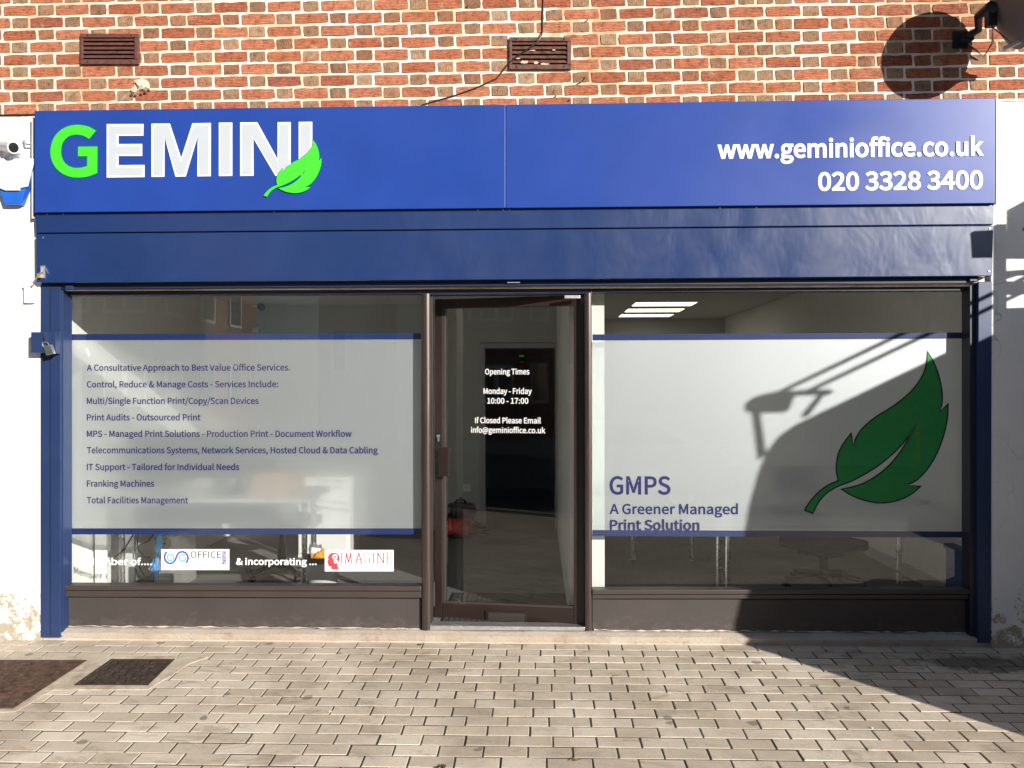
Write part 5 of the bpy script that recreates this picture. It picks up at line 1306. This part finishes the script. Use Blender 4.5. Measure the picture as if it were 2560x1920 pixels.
mb.build('white_paper', 'white_vinyl', bn)
# computer tower, cables
tp = P(405, 1400, 0.95)
pc = thing('computer_tower', 'grey computer tower with round fan grille under the white desk', 'computer', (tp.x, 1.1, FLOOR))
xa, xb = P(386, 1400, 0.95).x, P(432, 1400, 0.95).x
ztop = P(400, 1343, 0.95).z
MB().box(xa, xb, 0.95, 1.38, FLOOR+0.0, ztop).build('case', 'pc_grey', pc, 0.003)
fc = Vector((xa*0.42+xb*0.58, 0.949, P(400, 1359, 0.95).z))
MB().lathe([(0.048, 0), (0.048, 0.002)], fc, 24, (0, -1, 0)).build('fan_opening', 'black', pc)
mb = MB()
for r in (0.014, 0.022, 0.030, 0.038, 0.046):
    mb.tube([fc+Vector((r*math.cos(k*.2618), -0.004, r*math.sin(k*.2618))) for k in range(25)], 0.0022, 5, False)
for k in range(4):
    a = k*math.pi/2+.78
    mb.tube([fc+Vector((0.008*math.cos(a), -0.004, 0.008*math.sin(a))), fc+Vector((0.048*math.cos(a), -0.004, 0.048*math.sin(a)))], 0.0025, 5)
mb.build('fan_grille', 'pc_grey', pc)
mb = MB()
for k in range(7): mb.box(xa+0.02, xb-0.02, 0.947, 0.9495, FLOOR+0.03+k*0.03, FLOOR+0.05+k*0.03)
mb.build('slot_covers', 'steel', pc)
cabs = [[(338, 1330), (337, 1370), (340, 1400), (352, 1425), (366, 1447)], [(334, 1335), (330, 1342), (312, 1372), (296, 1386), (270, 1410), (260, 1440), (257, 1470)],
        [(346, 1330), (343, 1362), (348, 1378), (362, 1392), (376, 1394)], [(333, 1330), (334, 1385), (338, 1420), (345, 1440), (360, 1450)], [(385, 1335), (372, 1352), (352, 1362), (340, 1372)]]
for i, c in enumerate(cabs):
    o = MB().tube([P(x, y, 0.66+0.02*i) for x, y in c], 0.0042, 6).build('power_cable', 'black', None, 0, True)
    tag(o, ('black cable hanging straight down left of the computer tower', 'black cable sweeping left across the white panel', 'short black cable curling towards the fan of the computer tower', 'black cable looping down to the floor left of the computer tower', 'black cable slanting from the top of the computer tower')[i], 'cable', 'black cables under the white desk')
mb = MB(); rr = random.Random(21)
for i in range(16):
    x0 = 398+rr.uniform(-3, 3)
    mb.tube([P(x0+rr.uniform(-4, 4), 1338, 0.90), P(x0+rr.uniform(-10, 2), 1375, 0.90), P(388+rr.uniform(-8, 8), 1400, 0.88+rr.uniform(-.02, .02)), P(380+rr.uniform(-8, 22), 1420+rr.uniform(-6, 8), 0.86), P(386+rr.uniform(-8, 12), 1440+rr.uniform(-6, 10), 0.87)], 0.0035, 5)
tag(mb.build('network_cable_bundle', 'blue_cable', None, 0, True), 'blue network cable bundle hanging in front of the computer tower', 'cable')
bb = P(2415, 1410, 0.6)
bx2 = thing('blue_crate', 'blue plastic crate at the right end of the right shop window', 'crate', (bb.x+0.1, 0.7, FLOOR))
MB().box(bb.x-0.02, bb.x+0.28, 0.58, 0.85, FLOOR+0.0, P(2415, 1378, 0.58).z).build('body', 'blue_box', bx2, 0.012)
MB().box(bb.x-0.03, bb.x+0.29, 0.57, 0.86, P(2415, 1378, 0.58).z-0.03, P(2415, 1378, 0.58).z+0.004).build('rim', 'blue_box', bx2, 0.006)

# ------------------------------------------------------------------ van parked beyond the right edge (casts the big shadow)
DF = 2.72
def SH(px, py, dy, y=Y_FILM):                               # the point at depth -dy whose shadow falls on that pixel of the shopfront
    w = P(px, py, y)
    return w+Vector((SUN_A*(dy+y), -(dy+y), SUN_B*(dy+y)))
vx = SH(1840, 1500, DF).x
vroof = SH(2075, 1042, DF).z
ynear, yfar = -0.88, -DF
van = thing('parked_van', 'tall dark blue van with a roof rack parked just right of the view', 'van', (vx+2, (ynear+yfar)/2, gz(-1.8)))
prof_px = [(1806, 1568), (1822, 1500), (1846, 1380), (1868, 1260), (1890, 1180), (1912, 1128), (1940, 1092), (1978, 1066), (2022, 1050), (2075, 1042)]
prof = [SH(*q, DF) for q in prof_px]
gv = gz(-1.8)
xl, xr = prof[0].x, prof[0].x+5.4
sidev = [(xl+0.02, gv+0.32)]+[(p.x, p.z) for p in prof]+[(prof[-1].x+0.4, vroof+0.03), (xr-1.6, vroof+0.0), (xr-1.1, vroof-0.25), (xr-0.75, gv+1.25), (xr-0.1, gv+1.05), (xr, gv+0.8), (xr, gv+0.32)]
MB().prism([(x, yfar, z) for x, z in sidev], (0, ynear-yfar, 0)).build('body', 'van_paint', van, 0.03)
MB().box(xl-0.03, xl+0.12, yfar+0.02, ynear-0.02, gv+0.28, gv+0.55).build('rear_bumper', 'black', van, 0.02)
for sy in (yfar+0.18, ynear-0.18):
    MB().box(xl-0.005, xl+0.05, sy-0.05, sy+0.05, gv+0.95, gv+1.35).build('tail_light', 'red_plastic', van, 0.01)
for wx in (xl+0.95, xr-0.95):
    for wy in (yfar+0.1, ynear-0.1):
        wh = MB().lathe([(0.20, -0.1), (0.30, -0.11), (0.34, -0.08), (0.34, 0.08), (0.30, 0.11), (0.20, 0.1)], (wx, wy, gz(wy)+0.34), 28, (0, 1, 0)).build('tyre', 'tyre', van, 0, True)
        MB().lathe([(0.19, -0.105), (0.21, -0.09), (0.21, 0.09), (0.19, 0.105)], (wx, wy, gz(wy)+0.34), 20, (0, 1, 0)).build('rim', 'steel', wh, 0, True)
for wy, s in ((ynear+0.004, 1), (yfar-0.004, -1)):
    MB().prism([(xr-1.85, wy, gv+1.35), (xr-0.95, wy, gv+1.35), (xr-1.25, wy, vroof-0.3), (xr-1.85, wy, vroof-0.2)], (0, 0.006*s, 0)).build('cab_window', 'pane', van)
# roof rack: two cross bars with rounded far end, upright rods and a beacon plate at the near end
def rack_bar(px, py, r, name='rack_bar'):
    a = SH(px, py, DF)
    b = Vector((a.x, ynear, a.z))
    MB().tube([a, b], r, 8).build(name, 'dark_metal', van)
rack_bar(1944, 983, 0.014); rack_bar(2006, 985, 0.014)
bul = [(1858, 1018), (1866, 1004), (1882, 994), (1905, 988), (1930, 983), (1975, 980), (1985, 985), (1975, 1000), (1968, 1022), (1960, 1032), (1900, 1034), (1866, 1032)]
MB().prism([SH(*q, DF) for q in bul], (0, 0.03, 0)).build('rack_end_cap', 'dark_metal', van, 0.004)
MB().prism([SH(*q, DF) for q in ((1878, 1030), (1890, 1030), (1906, 1140), (1893, 1150))], (0, 0.03, 0)).build('rack_strut', 'dark_metal', van)
MB().prism([SH(*q, DF) for q in ((1985, 980), (2070, 978), (2072, 988), (1985, 990))], (0, 0.03, 0)).build('rack_strut', 'dark_metal', van)
MB().prism([SH(*q, DF) for q in ((2000, 1040), (2042, 990), (2052, 992), (2012, 1044))], (0, 0.03, 0)).build('rack_strut', 'dark_metal', van)
# near-end uprights with small plates
YN = 0.92
def SN(px, py): return SH(px, py, YN, Y_PIER)
MB().prism([SN(*q) for q in ((2482, 565), (2505, 565), (2507, 800), (2482, 800))], (0, 0.03, 0)).build('rack_post', 'dark_metal', van)
MB().prism([SH(*q, YN, Y_BOX) for q in ((2424, 583), (2482, 580), (2480, 645), (2428, 646))], (0, 0.03, 0)).build('rack_plate', 'dark_metal', van)
MB().prism([SN(*q) for q in ((2516, 526), (2560, 502), (2640, 502), (2640, 648), (2507, 648), (2507, 584), (2516, 584))], (0, 0.03, 0)).build('rack_board', 'dark_metal', van)
MB().prism([SN(*q) for q in ((2507, 682), (2640, 672), (2640, 686), (2545, 690), (2507, 700))], (0, 0.03, 0)).build('rack_rail', 'dark_metal', van)
MB().prism([SN(*q) for q in ((2507, 708), (2640, 708), (2640, 735), (2507, 738))], (0, 0.03, 0)).build('rack_rail', 'dark_metal', van)
MB().prism([SN(*q) for q in ((2482, 800), (2482, 776), (2640, 770), (2640, 900), (2482, 900))], (0, 0.03, 0)).build('rack_side_board', 'dark_metal', van)

# ------------------------------------------------------------------ across the road: what the glass and the sign reflect
def house(label, x0, x1, y, h, wall_mat, wins, gable=False, depth=9, win_mat='sign_white', side=()):
    t = thing('house', label, 'house', ((x0+x1)/2, y, gz(-5.6)))
    z0 = gz(-5.6)
    MB().box(x0, x1, y-depth, y, z0, z0+h).build('walls', wall_mat, t)
    if gable:
        xm = (x0+x1)/2; r = (x1-x0)*0.36
        MB().prism([(x0-0.3, y+0.3, z0+h+0.002), (x1+0.3, y+0.3, z0+h+0.002), (xm, y+0.3, z0+h+r)], (0, -depth-0.6, 0)).build('roof', 'roof_tile', t)
        MB().prism([(x0+.1, y+0.31, z0+h+0.02), (x1-.1, y+0.31, z0+h+0.02), (xm, y+0.31, z0+h+r-.2)], (0, 0.02, 0)).build('gable_front', wall_mat, t)
    else:
        MB().box(x0-0.2, x1+0.2, y-depth-0.2, y+0.2, z0+h, z0+h+0.3).build('roof', 'roof_tile', t)
    for (a, b, c, d) in wins:
        w = MB().box(a, c, y+0.01, y+0.06, z0+b, z0+d).build('window', win_mat, t)
        n = 2 if c-a > 0.9 else 1
        for i in range(n):
            MB().box(a+0.08+(c-a)/n*i, a+(c-a)/n*(i+1)-0.08, y+0.061, y+0.07, z0+b+0.1, z0+d-0.1).build('pane', 'pane', w)
    for (a, b, c, d) in side:                               # windows in the right-hand side wall
        w = MB().box(x1+0.01, x1+0.06, a, c, z0+b, z0+d).build('window', win_mat, t)
        MB().box(x1+0.061, x1+0.07, a+0.1, c-0.1, z0+b+0.1, z0+d-0.1).build('pane', 'pane', w)
    return t
ws = [(x, z, x+1.3, z+1.3) for x in (-17.5, -15.2, -12.9, -10.6) for z in (1.2, 4.0, 6.8)]+[(x, z, x+0.6, z+1.3) for x in (-13.9, -11.5) for z in (4.0, 6.8)]
house('brown brick apartment block across the road with white windows', -21, -11.4, -19, 10, 'house_brick', [w for w in ws if w[2] < -11.5], False, 9, 'sign_white', [(y, z, y+1.2, z+1.4) for y in (-20.9, -23.6, -26.2) for z in (1.2, 4.0, 6.8)])
house('narrow cream rendered house across the road', -6.6, -5.2, -19.5, 8.2, 'house_render', [(-6.2, 5.0, -5.7, 6.6), (-6.2, 2.2, -5.7, 3.6)], False, 9, 'sign_white', [(-21.0, 4.6, -20.3, 6.2), (-23.4, 4.6, -22.7, 6.2)])
house('wider cream rendered house across the road', -4.4, -2.9, -20.5, 8.0, 'house_render', [(-3.6, 4.6, -3.2, 6.0)], True)
house('dark tiled gabled house across the road', -2.6, 2.0, -23, 5.6, 'house_dark', [(-1.8, 3.2, -0.5, 4.5), (0.3, 3.2, 1.5, 4.5), (-1.8, 0.9, -0.5, 2.3)], True, 9, 'house_dark')
house('long low brick terrace across the road', 8.6, 19.0, -21.5, 5.4, 'house_brick', [(x, z, x+1.3, z+1.3) for x in (9.6, 12.2, 14.8, 17.2) for z in (0.9, 3.3)], False, 9, 'house_dark')
house('brick gabled house across the road', 2.4, 8.4, -21, 5.8, 'house_brick', [(3.2, 3.4, 4.6, 4.7), (6.0, 3.4, 7.4, 4.7), (3.2, 0.9, 4.8, 2.4)], True, 9, 'house_dark')
# car parked behind the photographer, seen only as reflection
car = thing('parked_car', 'silver blue hatchback parked behind the photographer', 'car', (0.9, -8.2, gz(-5.6)-0.12))
cz = gz(-5.6)-0.12
sec = [(-2.0, 0.3), (-2.05, 0.62), (-1.9, 0.85), (-1.0, 1.0), (-0.35, 1.42), (0.9, 1.46), (1.7, 1.08), (2.0, 0.95), (2.05, 0.45), (1.9, 0.28)]
MB().prism([(0.9+x, -9.0, cz+z) for x, z in sec], (0, 1.65, 0)).build('body', 'silver_car', car, 0.10, True, 4)
for yy in (-7.343, -9.007):
    MB().prism([(0.9+x, yy, cz+z) for x, z in ((-0.85, 1.02), (-0.3, 1.36), (0.85, 1.38), (1.4, 1.08))], (0, 0.006 if yy > -8 else -0.006, 0)).build('side_glass', 'pane', car)
for wx in (-1.25, 1.3):
    for wy in (-8.85, -7.5):
        wh = MB().lathe([(0.18, -0.09), (0.29, -0.1), (0.31, -0.07), (0.31, 0.07), (0.29, 0.1), (0.18, 0.09)], (0.9+wx, wy, cz+0.31), 24, (0, 1, 0)).build('tyre', 'tyre', car, 0, True)
        MB().lathe([(0.18, -0.105), (0.2, -0.09), (0.2, 0.09), (0.18, 0.105)], (0.9+wx, wy, cz+0.31), 18, (0, 1, 0)).build('rim', 'steel', wh, 0, True)
